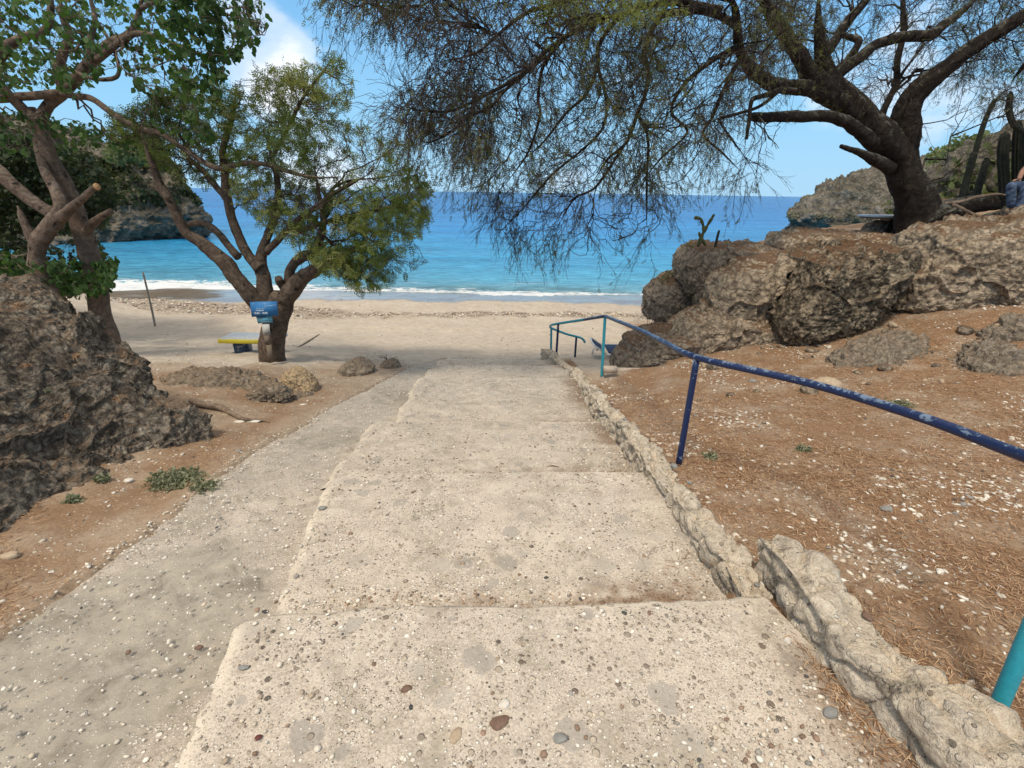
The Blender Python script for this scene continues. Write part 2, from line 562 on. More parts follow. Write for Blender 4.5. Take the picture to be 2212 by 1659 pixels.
def mat_ground():
    m, nt = material('ground')
    co = objco(nt)
    a1 = nd(nt, 'ShaderNodeVertexColor', layer_name='mask')
    sp = nd(nt, 'ShaderNodeSeparateColor', {'Color': a1.outputs['Color']})
    sand_m, litter_m, wet_m, rub_m = sp.outputs[0], sp.outputs[1], sp.outputs[2], a1.outputs['Alpha']
    nb = noise(nt, co, .8, 5, .6)
    nm = noise(nt, co, 6, 5, .65)
    nf = noise(nt, co, 60, 4, .7)
    sand = mx(nt, ramp(nt, nb, [(.35, g(0)), (.65, g(1))]), (.46, .39, .305), (.52, .455, .365))
    sand = mx(nt, .38, sand, ramp(nt, nm, [(.3, (.24, .19, .14)), (.55, (.46, .39, .31)), (.7, (.58, .52, .44))]))
    dirt = mx(nt, ramp(nt, nm, [(.35, g(0)), (.6, g(1))]), (.27, .205, .145), (.42, .34, .255))
    dirt = mx(nt, .5, dirt, ramp(nt, nf, [(.35, (.15, .10, .062)), (.65, (.46, .36, .26))]))
    # dry leaf litter strands
    cs = nd(nt, 'ShaderNodeMapping', {'Vector': nd(nt, 'ShaderNodeVectorMath', {0: co, 1: nd(nt, 'ShaderNodeVectorMath', {
        0: nd(nt, 'ShaderNodeTexNoise', {'Vector': co, 'Scale': 9, 'Detail': 2}).outputs['Color'], 1: (.25, .25, .25)}, operation='MULTIPLY').outputs[0]}).outputs[0],
        'Scale': (1, 2.2, 1)}).outputs[0]
    lit = noise(nt, cs, 55, 4, .75, 1.4)
    litc = ramp(nt, lit, [(.30, (.09, .05, .027)), (.46, (.25, .14, .073)), (.58, (.39, .245, .14)), (.72, (.54, .39, .25))])
    lm = mth(nt, 'MULTIPLY', litter_m, ramp(nt, noise(nt, co, 2.6, 4, .6), [(.36, g(.15)), (.56, g(1))]))
    dirt = mx(nt, lm, dirt, litc)
    col = mx(nt, sand_m, dirt, sand)
    # pebbles and coral bits
    h = mth(nt, 'ADD', mth(nt, 'MULTIPLY', nm, 1.2), mth(nt, 'MULTIPLY', lit, mth(nt, 'MULTIPLY', lm, 1.5)))
    dn = nd(nt, 'ShaderNodeMapRange', {'Value': noise(nt, co, 1.7, 3), 'From Min': .42, 'From Max': .62, 'To Min': .04, 'To Max': .55}).outputs[0]
    dn = mth(nt, 'MULTIPLY', dn, mth(nt, 'SUBTRACT', 1.0, mth(nt, 'MULTIPLY', sand_m, .8)))
    for sc in (26, 60):
        mk, pc = pebbles(nt, co, sc, dn)
        col = mx(nt, mth(nt, 'MULTIPLY', mk, .85), col, pc)
        h = mth(nt, 'ADD', h, mk)
    # broken coral band on the beach
    mk, pc = pebbles(nt, nd(nt, 'ShaderNodeMapping', {'Vector': co, 'Scale': (1, .55, 1)}).outputs[0], 16, mth(nt, 'MULTIPLY', rub_m, .95))
    rubc = mx(nt, rub_m, col, ramp(nt, noise(nt, co, 9, 5, .8), [(.35, (.09, .06, .04)), (.6, (.4, .33, .25))]))
    col = mx(nt, mth(nt, 'MULTIPLY', mk, .9), rubc, pc)
    # footprints
    fv = nd(nt, 'ShaderNodeTexVoronoi', {'Vector': co, 'Scale': 4.2, 'Randomness': 1.0}, feature='SMOOTH_F1')
    h = mth(nt, 'ADD', h, mth(nt, 'MULTIPLY', mth(nt, 'MULTIPLY', fv.outputs['Distance'], sand_m), mth(nt, 'MULTIPLY', mth(nt, 'SUBTRACT', 1.0, wet_m), 5.0)))
    wetc = mx(nt, 1.0, col, (.50, .47, .45), 'MULTIPLY')
    col = mx(nt, wet_m, col, wetc)
    ro = nd(nt, 'ShaderNodeMapRange', {'Value': wet_m, 'To Min': .92, 'To Max': .13}).outputs[0]
    h = mth(nt, 'MULTIPLY', h, nd(nt, 'ShaderNodeMapRange', {'Value': wet_m, 'To Min': 1.0, 'To Max': 0.04}).outputs[0])
    p = finish(nt, col, .9, h, .7, .012, .25)
    nt.links.new(ro, p.inputs['Roughness'])
    sw = nd(nt, 'ShaderNodeMapRange', {'Value': wet_m, 'To Min': .2, 'To Max': .75}).outputs[0]
    nt.links.new(sw, p.inputs['Specular IOR Level'])
    return m


M_GROUND = mat_ground()


def mat_rock(name, light, mid, dark, topcol, sc=1.0, topamt=.8, darkcut=(.42, .6)):
    m, nt = material(name)
    co = objco(nt)
    n1 = noise(nt, co, 1.7 * sc, 6, .65, .6)
    n2 = noise(nt, co, 11 * sc, 6, .75, .9)
    n3 = noise(nt, co, 45 * sc, 4, .8)
    vor = nd(nt, 'ShaderNodeTexVoronoi', {'Vector': nd(nt, 'ShaderNodeVectorMath', {0: co, 1: nd(nt, 'ShaderNodeVectorMath', {
        0: nd(nt, 'ShaderNodeTexNoise', {'Vector': co, 'Scale': 12 * sc, 'Detail': 3}).outputs['Color'], 1: (.09 / sc, .09 / sc, .09 / sc)}, operation='MULTIPLY').outputs[0]}).outputs[0],
        'Scale': 13 * sc}, feature='F1').outputs['Distance']
    c = mx(nt, ramp(nt, n1, [(.36, g(0)), (.62, g(1))]), mid, light)
    c = mx(nt, ramp(nt, n2, [(darkcut[0], g(1)), (darkcut[1], g(0))]), c, dark)
    c = mx(nt, ramp(nt, vor, [(.45, g(0)), (.70, g(.6))]), c, dark)
    c = mx(nt, .35, c, ramp(nt, n3, [(.35, g(.1)), (.65, g(.9))]), 'OVERLAY')
    geo = nd(nt, 'ShaderNodeNewGeometry')
    nz = nd(nt, 'ShaderNodeSeparateXYZ', {'Vector': geo.outputs['Normal']}).outputs[2]
    tm = mth(nt, 'MULTIPLY', ramp(nt, mth(nt, 'ADD', nz, mth(nt, 'MULTIPLY', mth(nt, 'SUBTRACT', n1, .5), .9)), [(.78, g(0)), (.93, g(1))]), topamt)
    c = mx(nt, tm, c, topcol)
    h = mth(nt, 'ADD', mth(nt, 'MULTIPLY', n2, 1.6), mth(nt, 'ADD', mth(nt, 'MULTIPLY', n3, .5), mth(nt, 'MULTIPLY', vor, -1.1)))
    finish(nt, c, .95, h, 1.0, .05 / sc, .15)
    return m


LIT = (.22, .125, .068)
M_ROCK = mat_rock('limestone', (.70, .56, .40), (.52, .42, .30), (.14, .11, .08), LIT, .9, .85, (.34, .50))
M_ROCKB = mat_rock('limestone_weathered', (.54, .44, .335), (.38, .31, .235), (.12, .098, .075), LIT, .9, .8, (.34, .5))
M_ROCKD = mat_rock('limestone_dark_stained', (.62, .50, .35), (.40, .32, .22), (.075, .062, .045), LIT, .8, .85, (.44, .58))
M_EARTH = mat_rock('earthy_rock', (.48, .41, .32), (.38, .31, .235), (.17, .14, .105), (.36, .25, .165), 1.2, .6, (.34, .5))
M_KARST = mat_rock('karst_grey', (.48, .42, .33), (.30, .25, .195), (.085, .07, .054), (.27, .175, .11), 1.4, .5, (.42, .57))
M_KERB = mat_rock('rubble_kerb', (.66, .59, .48), (.52, .455, .365), (.20, .17, .135), (.60, .52, .42), 1.6, .3, (.30, .44))
M_HEAD = mat_rock('headland_rock', (.46, .40, .33), (.34, .295, .235), (.17, .15, .11), (.22, .21, .13), .12, .85, (.4, .6))
M_YEL = mat_rock('yellow_stone', (.66, .50, .31), (.58, .43, .26), (.26, .18, .11), (.46, .35, .22), 2.5, .2, (.25, .35))


def mat_kerb():
    m, nt = material('kerb_mortar')
    co = objco(nt)
    w_ = nd(nt, 'ShaderNodeVectorMath', {0: co, 1: nd(nt, 'ShaderNodeVectorMath', {0: nd(nt, 'ShaderNodeTexNoise', {'Vector': co, 'Scale': 9, 'Detail': 4}).outputs['Color'], 1: (.16, .16, .16)}, operation='MULTIPLY').outputs[0]}).outputs[0]
    ve = nd(nt, 'ShaderNodeTexVoronoi', {'Vector': nd(nt, 'ShaderNodeMapping', {'Vector': w_, 'Scale': (1, .6, 1.2)}).outputs[0], 'Scale': 8}, feature='DISTANCE_TO_EDGE').outputs['Distance']
    vc = nd(nt, 'ShaderNodeTexVoronoi', {'Vector': nd(nt, 'ShaderNodeMapping', {'Vector': w_, 'Scale': (1, .6, 1.2)}).outputs[0], 'Scale': 8}).outputs['Color']
    sc_ = nd(nt, 'ShaderNodeSeparateColor', {'Color': vc}).outputs[0]
    n1, n2, n3 = noise(nt, co, 5, 5, .6, .5), noise(nt, co, 28, 5, .7), noise(nt, co, 110, 3, .7)
    c = ramp(nt, n2, [(.3, (.42, .35, .265)), (.5, (.62, .53, .41)), (.7, (.76, .68, .55))])
    c = mx(nt, .4, c, ramp(nt, sc_, [(0, (.36, .33, .28)), (.5, (.55, .45, .32)), (1, (.66, .60, .49))]))
    c = mx(nt, mth(nt, 'MULTIPLY', ramp(nt, n1, [(.54, g(0)), (.64, g(1))]), ramp(nt, n3, [(.4, g(.25)), (.6, g(1))])), c, (.10, .088, .07))
    ck = ramp(nt, ve, [(.0, g(1)), (.035, g(.35)), (.07, g(0))])
    c = mx(nt, mth(nt, 'MULTIPLY', ck, .10), c, (.22, .18, .13))
    c = mx(nt, .25, c, ramp(nt, n3, [(.35, g(.1)), (.65, g(.9))]), 'OVERLAY')
    mk, pc = pebbles(nt, co, 38, .45)
    c = mx(nt, mth(nt, 'MULTIPLY', mk, .7), c, pc)
    h = mth(nt, 'ADD', mth(nt, 'MULTIPLY', ck, -.25), mth(nt, 'ADD', mth(nt, 'MULTIPLY', n2, 1.3), mth(nt, 'ADD', mth(nt, 'MULTIPLY', mk, .5), mth(nt, 'MULTIPLY', n3, .4))))
    finish(nt, c, .95, h, 1.0, .018, .15)
    return m


M_KERB = mat_kerb()


def mat_simple(name, c1, c2, sc=12, rough=.8, bump=.4, spec=.3, scale=(1, 1, 1), bd=.01):
    m, nt = material(name)
    co = objco(nt, scale)
    n = noise(nt, co, sc, 5, .65)
    c = mx(nt, ramp(nt, n, [(.35, g(0)), (.65, g(1))]), c1, c2)
    finish(nt, c, rough, n, bump, bd, spec)
    return m


def mat_bark(name, dark, mid, light, lichen, lam=.3, sc=1.0):
    m, nt = material(name)
    co = objco(nt)
    n1 = noise(nt, co, 7 * sc, 6, .7, 1.2)
    n2 = noise(nt, co, 38 * sc, 4, .75, .5)
    n3 = noise(nt, co, 2.2 * sc, 3)
    c = ramp(nt, n1, [(.3, dark), (.52, mid), (.72, light)])
    c = mx(nt, .3, c, ramp(nt, n2, [(.35, g(.1)), (.65, g(.9))]), 'OVERLAY')
    geo = nd(nt, 'ShaderNodeNewGeometry')
    nz = nd(nt, 'ShaderNodeSeparateXYZ', {'Vector': geo.outputs['Normal']}).outputs[2]
    lm = mth(nt, 'MULTIPLY', ramp(nt, mth(nt, 'ADD', mth(nt, 'MULTIPLY', n1, .9), mth(nt, 'MULTIPLY', nz, .22)), [(.56, g(0)), (.66, g(1))]), lam)
    c = mx(nt, lm, c, lichen)
    kv = nd(nt, 'ShaderNodeTexVoronoi', {'Vector': nd(nt, 'ShaderNodeVectorMath', {0: co, 1: nd(nt, 'ShaderNodeVectorMath', {0: nd(nt, 'ShaderNodeTexNoise', {'Vector': co, 'Scale': 14.0, 'Detail': 3}).outputs['Color'], 1: (.12, .12, .12)}, operation='MULTIPLY').outputs[0]}).outputs[0], 'Scale': 5.5}).outputs['Distance']
    kn = ramp(nt, kv, [(.10, g(1)), (.2, g(0))])
    c = mx(nt, mth(nt, 'MULTIPLY', kn, .75), c, (.028, .02, .015))
    h = mth(nt, 'ADD', mth(nt, 'MULTIPLY', kn, -1.0), mth(nt, 'ADD', mth(nt, 'MULTIPLY', n1, 1.5), mth(nt, 'MULTIPLY', n2, .5)))
    finish(nt, c, .92, h, .9, .03 / sc, .15)
    return m


M_BARKD = mat_bark('bark_dark', (.013, .010, .008), (.034, .026, .020), (.075, .057, .043), (.17, .17, .14), .6)
M_BARKL = mat_bark('bark_brown_smooth', (.085, .062, .048), (.17, .125, .095), (.25, .19, .145), (.3, .25, .2), .35, .8)
M_BARKM = mat_bark('bark_mid', (.05, .038, .03), (.135, .098, .072), (.22, .165, .12), (.28, .22, .17), .3, 1.2)
M_TWIG = mat_simple('twig_dark', (.035, .026, .022), (.085, .062, .048), 6, .9, 0)
M_TWIGL = mat_simple('twig_grey', (.10, .08, .065), (.20, .16, .125), 6, .9, 0)
M_DRIFT = mat_simple('driftwood', (.12, .085, .06), (.26, .20, .15), 14, .9, .8, .2)
M_PALEW = mat_simple('pale_wood', (.27, .22, .17), (.40, .34, .27), 14, .9, .8, .2)
M_CUTW = mat_simple('cut_wood', (.42, .24, .11), (.55, .36, .19), 20, .8, .3)


def mat_leaf(name, c1, c2, c3, trans=.35):
    m, nt = material(name)
    a = nd(nt, 'ShaderNodeVertexColor', layer_name='tint')
    s = nd(nt, 'ShaderNodeSeparateColor', {'Color': a.outputs['Color']})
    c = ramp(nt, s.outputs[0], [(0, c1), (.55, c2), (1, c3)])
    df = nd(nt, 'ShaderNodeBsdfPrincipled', {'Base Color': c, 'Roughness': .6, 'Specular IOR Level': .25})
    tr = nd(nt, 'ShaderNodeBsdfTranslucent', {'Color': mx(nt, 1.0, c, (1.3, 1.5, .7), 'MULTIPLY')})
    mxs = nd(nt, 'ShaderNodeMixShader', {0: trans, 1: df.outputs[0], 2: tr.outputs[0]})
    nd(nt, 'ShaderNodeOutputMaterial', {'Surface': mxs.outputs[0]})
    return m


M_LEAFA = mat_leaf('leaf_green', (.028, .06, .022), (.06, .115, .035), (.12, .19, .06), .4)
M_LEAFB = mat_leaf('leaf_olive', (.07, .10, .028), (.15, .19, .055), (.27, .27, .10), .4)
M_LEAFC = mat_leaf('leaf_fine', (.075, .075, .04), (.14, .145, .06), (.26, .28, .09), .4)
M_LEAFD = mat_leaf('leaf_dark', (.016, .028, .012), (.032, .05, .02), (.075, .09, .035), .2)
M_SCRUB = mat_leaf('leaf_scrub', (.17, .155, .10), (.27, .24, .17), (.37, .33, .25), .25)
M_SCRUBG = mat_leaf('leaf_scrub_green', (.09, .11, .045), (.17, .185, .08), (.28, .28, .14), .3)
M_SCRUBD = mat_leaf('leaf_scrub_dark', (.04, .052, .022), (.08, .09, .04), (.14, .145, .07), .2)
M_WEED = mat_leaf('weed', (.15, .16, .10), (.23, .24, .15), (.32, .32, .21), .2)
M_DRY = mat_leaf('dry_litter', (.16, .08, .04), (.36, .205, .11), (.60, .42, .255), .1)


def mat_vcol(name, rough=.7, spec=.3, bump=True):
    m, nt = material(name)
    a = nd(nt, 'ShaderNodeVertexColor', layer_name='tint')
    co = objco(nt)
    n = noise(nt, co, 90, 3, .7)
    c = mx(nt, .25, a.outputs['Color'], ramp(nt, n, [(.3, g(.2)), (.7, g(.8))]), 'OVERLAY')
    finish(nt, c, rough, n, .3, .004, spec)
    return m


M_PEB = mat_vcol('loose_stones')


def mat_paint(name, c, chip, amt=.5):
    m, nt = material(name)
    co = objco(nt)
    n1 = noise(nt, co, 17, 6, .75, .8)
    n2 = noise(nt, co, 70, 3, .7)
    geo = nd(nt, 'ShaderNodeNewGeometry')
    nz = nd(nt, 'ShaderNodeSeparateXYZ', {'Vector': geo.outputs['Normal']}).outputs[2]
    mk = ramp(nt, mth(nt, 'ADD', mth(nt, 'ADD', mth(nt, 'MULTIPLY', n1, 1.0), mth(nt, 'MULTIPLY', n2, .25)), mth(nt, 'MULTIPLY', nz, .13)), [(.80 - amt * .1, g(0)), (.83 - amt * .1, g(1))])
    base = mx(nt, ramp(nt, n2, [(.35, g(0)), (.65, g(.6))]), c, tuple(min(1, q * 1.3 + .004) for q in c))
    col = mx(nt, mk, base, chip)
    finish(nt, col, .42, mth(nt, 'ADD', mth(nt, 'MULTIPLY', mk, -1.0), mth(nt, 'MULTIPLY', n2, .4)), .4, .002, .4)
    return m


M_NAVY = mat_paint('paint_navy', (.008, .02, .075), (.15, .21, .30), .6)
M_TURQ = mat_paint('paint_turquoise', (.028, .30, .37), (.06, .38, .45), .3)
M_BENCHY = mat_paint('paint_yellow', (.5, .42, .03), (.55, .5, .3), .5)
M_BENCHG = mat_paint('paint_grey_top', (.33, .38, .43), (.5, .48, .42), .6)
M_BENCHB = mat_paint('paint_dark_blue', (.02, .045, .09), (.42, .42, .38), .8)
M_WHITEP = mat_simple('white_plastic', (.62, .62, .60), (.72, .72, .70), 15, .45, .05)
M_NAVYF = mat_simple('navy_fabric', (.02, .04, .10), (.03, .055, .13), 60, .8, .2)
M_BOARDB = mat_simple('board_blue', (.03, .15, .38), (.05, .22, .48), 3, .6, .1)
M_BOARDT = mat_simple('board_teal', (.08, .28, .36), (.14, .38, .50), 5, .6, .1)
M_CHALK = mat_simple('chalk_white', (.5, .62, .72), (.62, .72, .8), 30, .8, 0)
M_INK = mat_simple('ink_dark', (.02, .03, .07), (.03, .04, .1), 30, .8, 0)
M_GREYH = mat_simple('painted_hill', (.13, .17, .19), (.17, .2, .2), 20, .8, 0)
M_PAPER = mat_simple('weathered_white', (.5, .48, .44), (.64, .62, .58), 18, .8, .2)
M_PLANK = mat_simple('weathered_plank', (.13, .10, .075), (.22, .175, .13), 12, .9, .5, .2, (6, 6, 1))
M_CACT = mat_simple('cactus_dark', (.020, .022, .017), (.05, .052, .036), 14, .8, .4)
M_CACTP = mat_simple('prickly_pear', (.06, .075, .025), (.13, .13, .05), 14, .75, .3)
M_BRICK = mat_simple('block_dusty', (.40, .31, .22), (.55, .48, .40), 25, .95, .6)
M_POLE = mat_simple('pole_grey', (.22, .20, .17), (.33, .30, .26), 14, .8, .2)
M_SKIN = mat_simple('skin', (.34, .18, .12), (.38, .21, .14), 20, .6, .1)
M_DENIM = mat_simple('trousers', (.012, .022, .05), (.13, .19, .30), 16, .9, .3)
M_REDS = mat_simple('shirt_red', (.22, .05, .04), (.28, .07, .05), 12, .9, .3)
M_HAIR = mat_simple('hair', (.02, .015, .01), (.04, .03, .02), 40, .7, .3)
M_SHOE = mat_simple('shoe', (.015, .015, .02), (.03, .03, .035), 20, .7, .2)


def mat_water():
    m, nt = material('sea_water')
    t = nd(nt, 'ShaderNodeTexCoord')
    co = t.outputs['Object']
    xyz = nd(nt, 'ShaderNodeSeparateXYZ', {'Vector': co})
    shore = 21.4
    wob = nd(nt, 'ShaderNodeTexNoise', {'Vector': nd(nt, 'ShaderNodeMapping', {'Vector': co, 'Scale': (.35, .9, 1)}).outputs[0], 'Scale': .55, 'Detail': 5, 'Roughness': .6})
    d = mth(nt, 'SUBTRACT', xyz.outputs[1], shore)
    lg = mth(nt, 'LOGARITHM', mth(nt, 'ADD', mth(nt, 'MAXIMUM', d, 0.0), 1.0), 10.0)
    pn = nd(nt, 'ShaderNodeTexNoise', {'Vector': nd(nt, 'ShaderNodeMapping', {'Vector': co, 'Scale': (.25, 1, 1)}).outputs[0], 'Scale': .03, 'Detail': 4}).outputs['Fac']
    lg = mth(nt, 'ADD', lg, mth(nt, 'MULTIPLY', mth(nt, 'SUBTRACT', pn, .5), .8))
    fac = mth(nt, 'DIVIDE', lg, 3.2)
    col = ramp(nt, fac, [(0, (.22, .36, .42)), (.12, (.13, .34, .45)), (.26, (.075, .32, .50)), (.42, (.03, .26, .52)), (.55, (.010, .17, .46)), (.66, (.006, .12, .37)), (1, (.004, .09, .31))])
    # foam
    fw = nd(nt, 'ShaderNodeTexNoise', {'Vector': nd(nt, 'ShaderNodeMapping', {'Vector': co, 'Scale': (.8, 2.2, 1)}).outputs[0], 'Scale': 3.2, 'Detail': 6, 'Roughness': .72}).outputs['Fac']
    leftish = nd(nt, 'ShaderNodeMapRange', {'Value': xyz.outputs[0], 'From Min': -4.0, 'From Max': -16.0, 'To Min': .0, 'To Max': 1.1}).outputs[0]
    edge = mth(nt, 'ADD', mth(nt, 'MULTIPLY', mth(nt, 'SUBTRACT', wob.outputs['Fac'], .5), 2.6), leftish)
    dd = mth(nt, 'SUBTRACT', d, edge)
    band = ramp(nt, mth(nt, 'DIVIDE', mth(nt, 'ADD', dd, 1.5), 5.0), [(0, g(.9)), (.20, g(1.0)), (.42, g(.82)), (.60, g(.42)), (1, g(0))])
    fm = ramp(nt, mth(nt, 'ADD', fw, mth(nt, 'SUBTRACT', band, .77)), [(.50, g(0)), (.60, g(1))])
    col = mx(nt, fm, col, (.78, .80, .80))
    fw2 = nd(nt, 'ShaderNodeTexNoise', {'Vector': nd(nt, 'ShaderNodeMapping', {'Vector': co, 'Scale': (.28, 1.3, 1), 'Location': (3, 7, 0)}).outputs[0], 'Scale': 1.6, 'Detail': 6, 'Roughness': .75}).outputs['Fac']
    b2 = ramp(nt, mth(nt, 'DIVIDE', d, 9.0), [(.12, g(0)), (.25, g(1)), (.45, g(.6)), (1, g(0))])
    col = mx(nt, mth(nt, 'MULTIPLY', ramp(nt, mth(nt, 'MULTIPLY', fw2, b2), [(.50, g(0)), (.60, g(1))]), .55), col, (.60, .68, .70))
    # ripples
    r1 = nd(nt, 'ShaderNodeTexNoise', {'Vector': nd(nt, 'ShaderNodeMapping', {'Vector': co, 'Scale': (.45, 1.5, 1)}).outputs[0], 'Scale': 2.2, 'Detail': 6, 'Roughness': .68, 'Distortion': .4}).outputs['Fac']
    r2 = nd(nt, 'ShaderNodeTexNoise', {'Vector': nd(nt, 'ShaderNodeMapping', {'Vector': co, 'Scale': (.3, 1.2, 1)}).outputs[0], 'Scale': .22, 'Detail': 5, 'Roughness': .6}).outputs['Fac']
    col = mx(nt, .42, col, ramp(nt, r1, [(.35, g(.12)), (.65, g(.88))]), 'OVERLAY')
    col = mx(nt, .22, col, ramp(nt, r2, [(.38, g(.15)), (.62, g(.85))]), 'OVERLAY')
    h = mth(nt, 'ADD', r1, mth(nt, 'MULTIPLY', r2, 2.2))
    p = finish(nt, col, .3, h, .9, .25, .16, IOR=1.33)
    nt.links.new(nd(nt, 'ShaderNodeMapRange', {'Value': fm, 'To Min': .22, 'To Max': .9}).outputs[0], p.inputs['Roughness'])
    return m


M_WATER = mat_water()

# ------------------------------------------------------------------ terrain
ZB = ([-8, 1, 1.5, 2.9, 4.2, 6.1, 7.2, 8.3, 10, 13, 17, 19.5, 21.4, 26, 40, 120],
      [.0, -.12, -.17, -.33, -.60, -.88, -1.04, -1.24, -1.62, -2.05, -2.35, -2.50, -2.6, -3.0, -4.2, -8])


def height(x, y, fine=True):
    x, y = np.broadcast_arrays(np.asarray(x, float), np.asarray(y, float))
    p = np.stack([x, y, np.zeros_like(x)], -1)
    z = np.interp(y, *ZB)
    z = z + .10 * smooth(-2.2, -4, x) * smooth(12, 8, y)
    z = z + 4.0 * smooth(-11, -20, x) * smooth(19, 12, y)
    # right hand terrace
    zn = np.interp(x, [1.1, 2.5, 7.8], [-.12, -.10, .0])
    zf = np.interp(x, [1.1, 4, 7.8], [-.96, -.52, .05])
    zt = zn + (zf - zn) * smooth(2.4, 7.0, y) + .10 * smooth(2.2, 1.0, y)
    zt = zt + .34 * smooth(3.9, 6.4, x) * smooth(3.4, 5.6, y)
    ymax = np.minimum(6.85 + np.maximum(0, x - 2.3) * 2.2, 9.6)
    tm = smooth(.98, 1.06, x) * smooth(ymax + .12, ymax, y)
    z = z * (1 - tm) + zt * tm
    # upper terrace behind the rocks
    yl = np.interp(x, [3.0, 3.8, 4.5, 8, 12], [10.2, 9.1, 8.35, 8.0, 8.0])
    zu = np.interp(x, [3.2, 4.5, 6, 8, 14], [.15, .62, .95, 1.08, 1.5])
    um = smooth(yl - .15, yl + .35, y) * smooth(3.7, 4.1, x + 0 * y) * smooth(11.6, 10.2, y - .35 * np.maximum(x - 4.5, 0))
    z = z * (1 - um) + zu * um
    if fine:
        path = (smooth(-2.35, -2.15, x) * smooth(1.15, .95, x) * smooth(8.6, 8.2, y))
        k = 1 - path
        z = z + k * (.035 * fbm(p * 1.1, 3, 3) + .012 * fbm(p * 6, 3, 8) + .006 * fbm(p * 25, 2, 4)) * smooth(24, 18, y)
    return z


def span(parts):
    out = []
    for a, b, s in parts:
        out.append(np.arange(a, b, s))
    out.append([parts[-1][1]])
    return np.concatenate(out)


xs = span([(-400, -60, 20), (-60, -20, 4), (-20, -8, .5), (-8, -4, .1), (-4, 5, .035), (5, 9, .07), (9, 14, .4), (14, 60, 4), (60, 400, 20)])
ys = span([(-30, -4, 3), (-4, .3, .3), (.3, 4, .03), (4, 9, .045), (9, 14, .09), (14, 26, .2), (26, 60, 3), (60, 120, 10)])
X, Y = np.meshgrid(xs, ys)
Z = height(X, Y)
# keep the sheet below the slabs
inpath = (X > np.interp(Y, [-.6, .6, 1.5, 2.5, 3.6, 5.05, 6.2, 7.4, 8.3], [-2.3, -2.25, -2.2, -2.14, -2.25, -2.12, -1.95, -1.72, -1.4]) + .07) & (X < 1.0) & (Y < 8.45)
Z = np.where(inpath, Z - .09, Z)
nx_, ny_ = len(xs), len(ys)
i = (np.arange(ny_ - 1)[:, None] * nx_ + np.arange(nx_ - 1)[None]).ravel()
Pg = np.stack([X, Y, Z], -1).reshape(-1, 3)
fx, fy = Pg[:, 0], Pg[:, 1]
pn = np.stack([fx, fy, 0 * fx], -1)
nA, nB = fbm(pn * .9, 4, 21), fbm(pn * 3.2, 4, 31)
edge_y = np.interp(fx, [-9, -4, -2.2, -1, 1.1, 1.11, 2.3, 3, 4], [6.6, 6.6, 7.2, 8.0, 8.0, 6.95, 6.95, 8.5, 10.5])
sand = smooth(-.5, .6, fy - edge_y + .7 * nA + .25 * nB)
sand = sand * (1 - smooth(3.2, 3.6, fx) * smooth(16, 14, fy))
litter = np.where(fx > 1, .95, .75 * smooth(-2.0, -2.6, fx + .2 * nA)) * (1 - sand)
litter = litter * np.where(fx < 0, smooth(-.7, .4, nA * 1.3 + .3 + .8 * smooth(4.2, 2.5, fy)), 1)
litter = np.where((fx > 3.2) & (fy > 8), .9, litter)
wy = 19.1 + .35 * nA - .9 * smooth(-3, -12, fx)
wet = smooth(-.15, .25, fy - wy) * sand
ry = 15.9 + .5 * np.sin(fx * .33 + 1) + .3 * nA + 1.1 * smooth(-4, -9, fx)
rw = .75 + .9 * smooth(-3, -10, fx) + .3 * nB
rub = smooth(rw, rw * .4, np.abs(fy - ry)) * smooth(-.7, .3, nB + .35)
rub = np.clip(rub + .35 * smooth(.55, .2, np.abs(fy - 18.2)) * smooth(-3, 2, fx) * smooth(.0, .6, nB), 0, 1)
gm = np.stack([sand, litter, wet, rub], -1)
ground = link('ground', mesh('ground', Pg, np.stack([i, i + 1, i + nx_ + 1, i + nx_], -1), None, M_GROUND, True, {'mask': gm}), kind='structure')

# sea
xs2 = span([(-20000, -2000, 3000), (-2000, -200, 300), (-200, -40, 20), (-40, 40, .4), (40, 200, 20), (200, 2000, 300), (2000, 20000, 3000)])
ys2 = span([(20.2, 26, .12), (26, 60, .8), (60, 300, 15), (300, 2000, 170), (2000, 30000, 3500)])
X, Y = np.meshgrid(xs2, ys2)
q = np.stack([X * .25, Y * .8, 0 * X], -1)
Zw = -2.6 + .10 * np.exp(-((Y - 22.6 - .8 * smooth(-3, -14, X) - .5 * vnoise(q * .7, 5)) / .32) ** 2) * (1 + .5 * vnoise(q * 2, 2)) + \
    .03 * fbm(np.stack([X * .8, Y * 2, 0 * X], -1), 3, 6) * smooth(60, 30, Y) * smooth(21.0, 22.0, Y)
Zw = Zw + .05 * vnoise(np.stack([X * .22, 0 * Y, 0 * X], -1), 12) * smooth(22.3, 21, Y)
n_ = len(xs2)
i = (np.arange(len(ys2) - 1)[:, None] * n_ + np.arange(n_ - 1)[None]).ravel()
link('sea', mesh('sea', np.stack([X, Y, Zw], -1).reshape(-1, 3), np.stack([i, i + 1, i + n_ + 1, i + n_], -1), None, M_WATER), kind='structure')


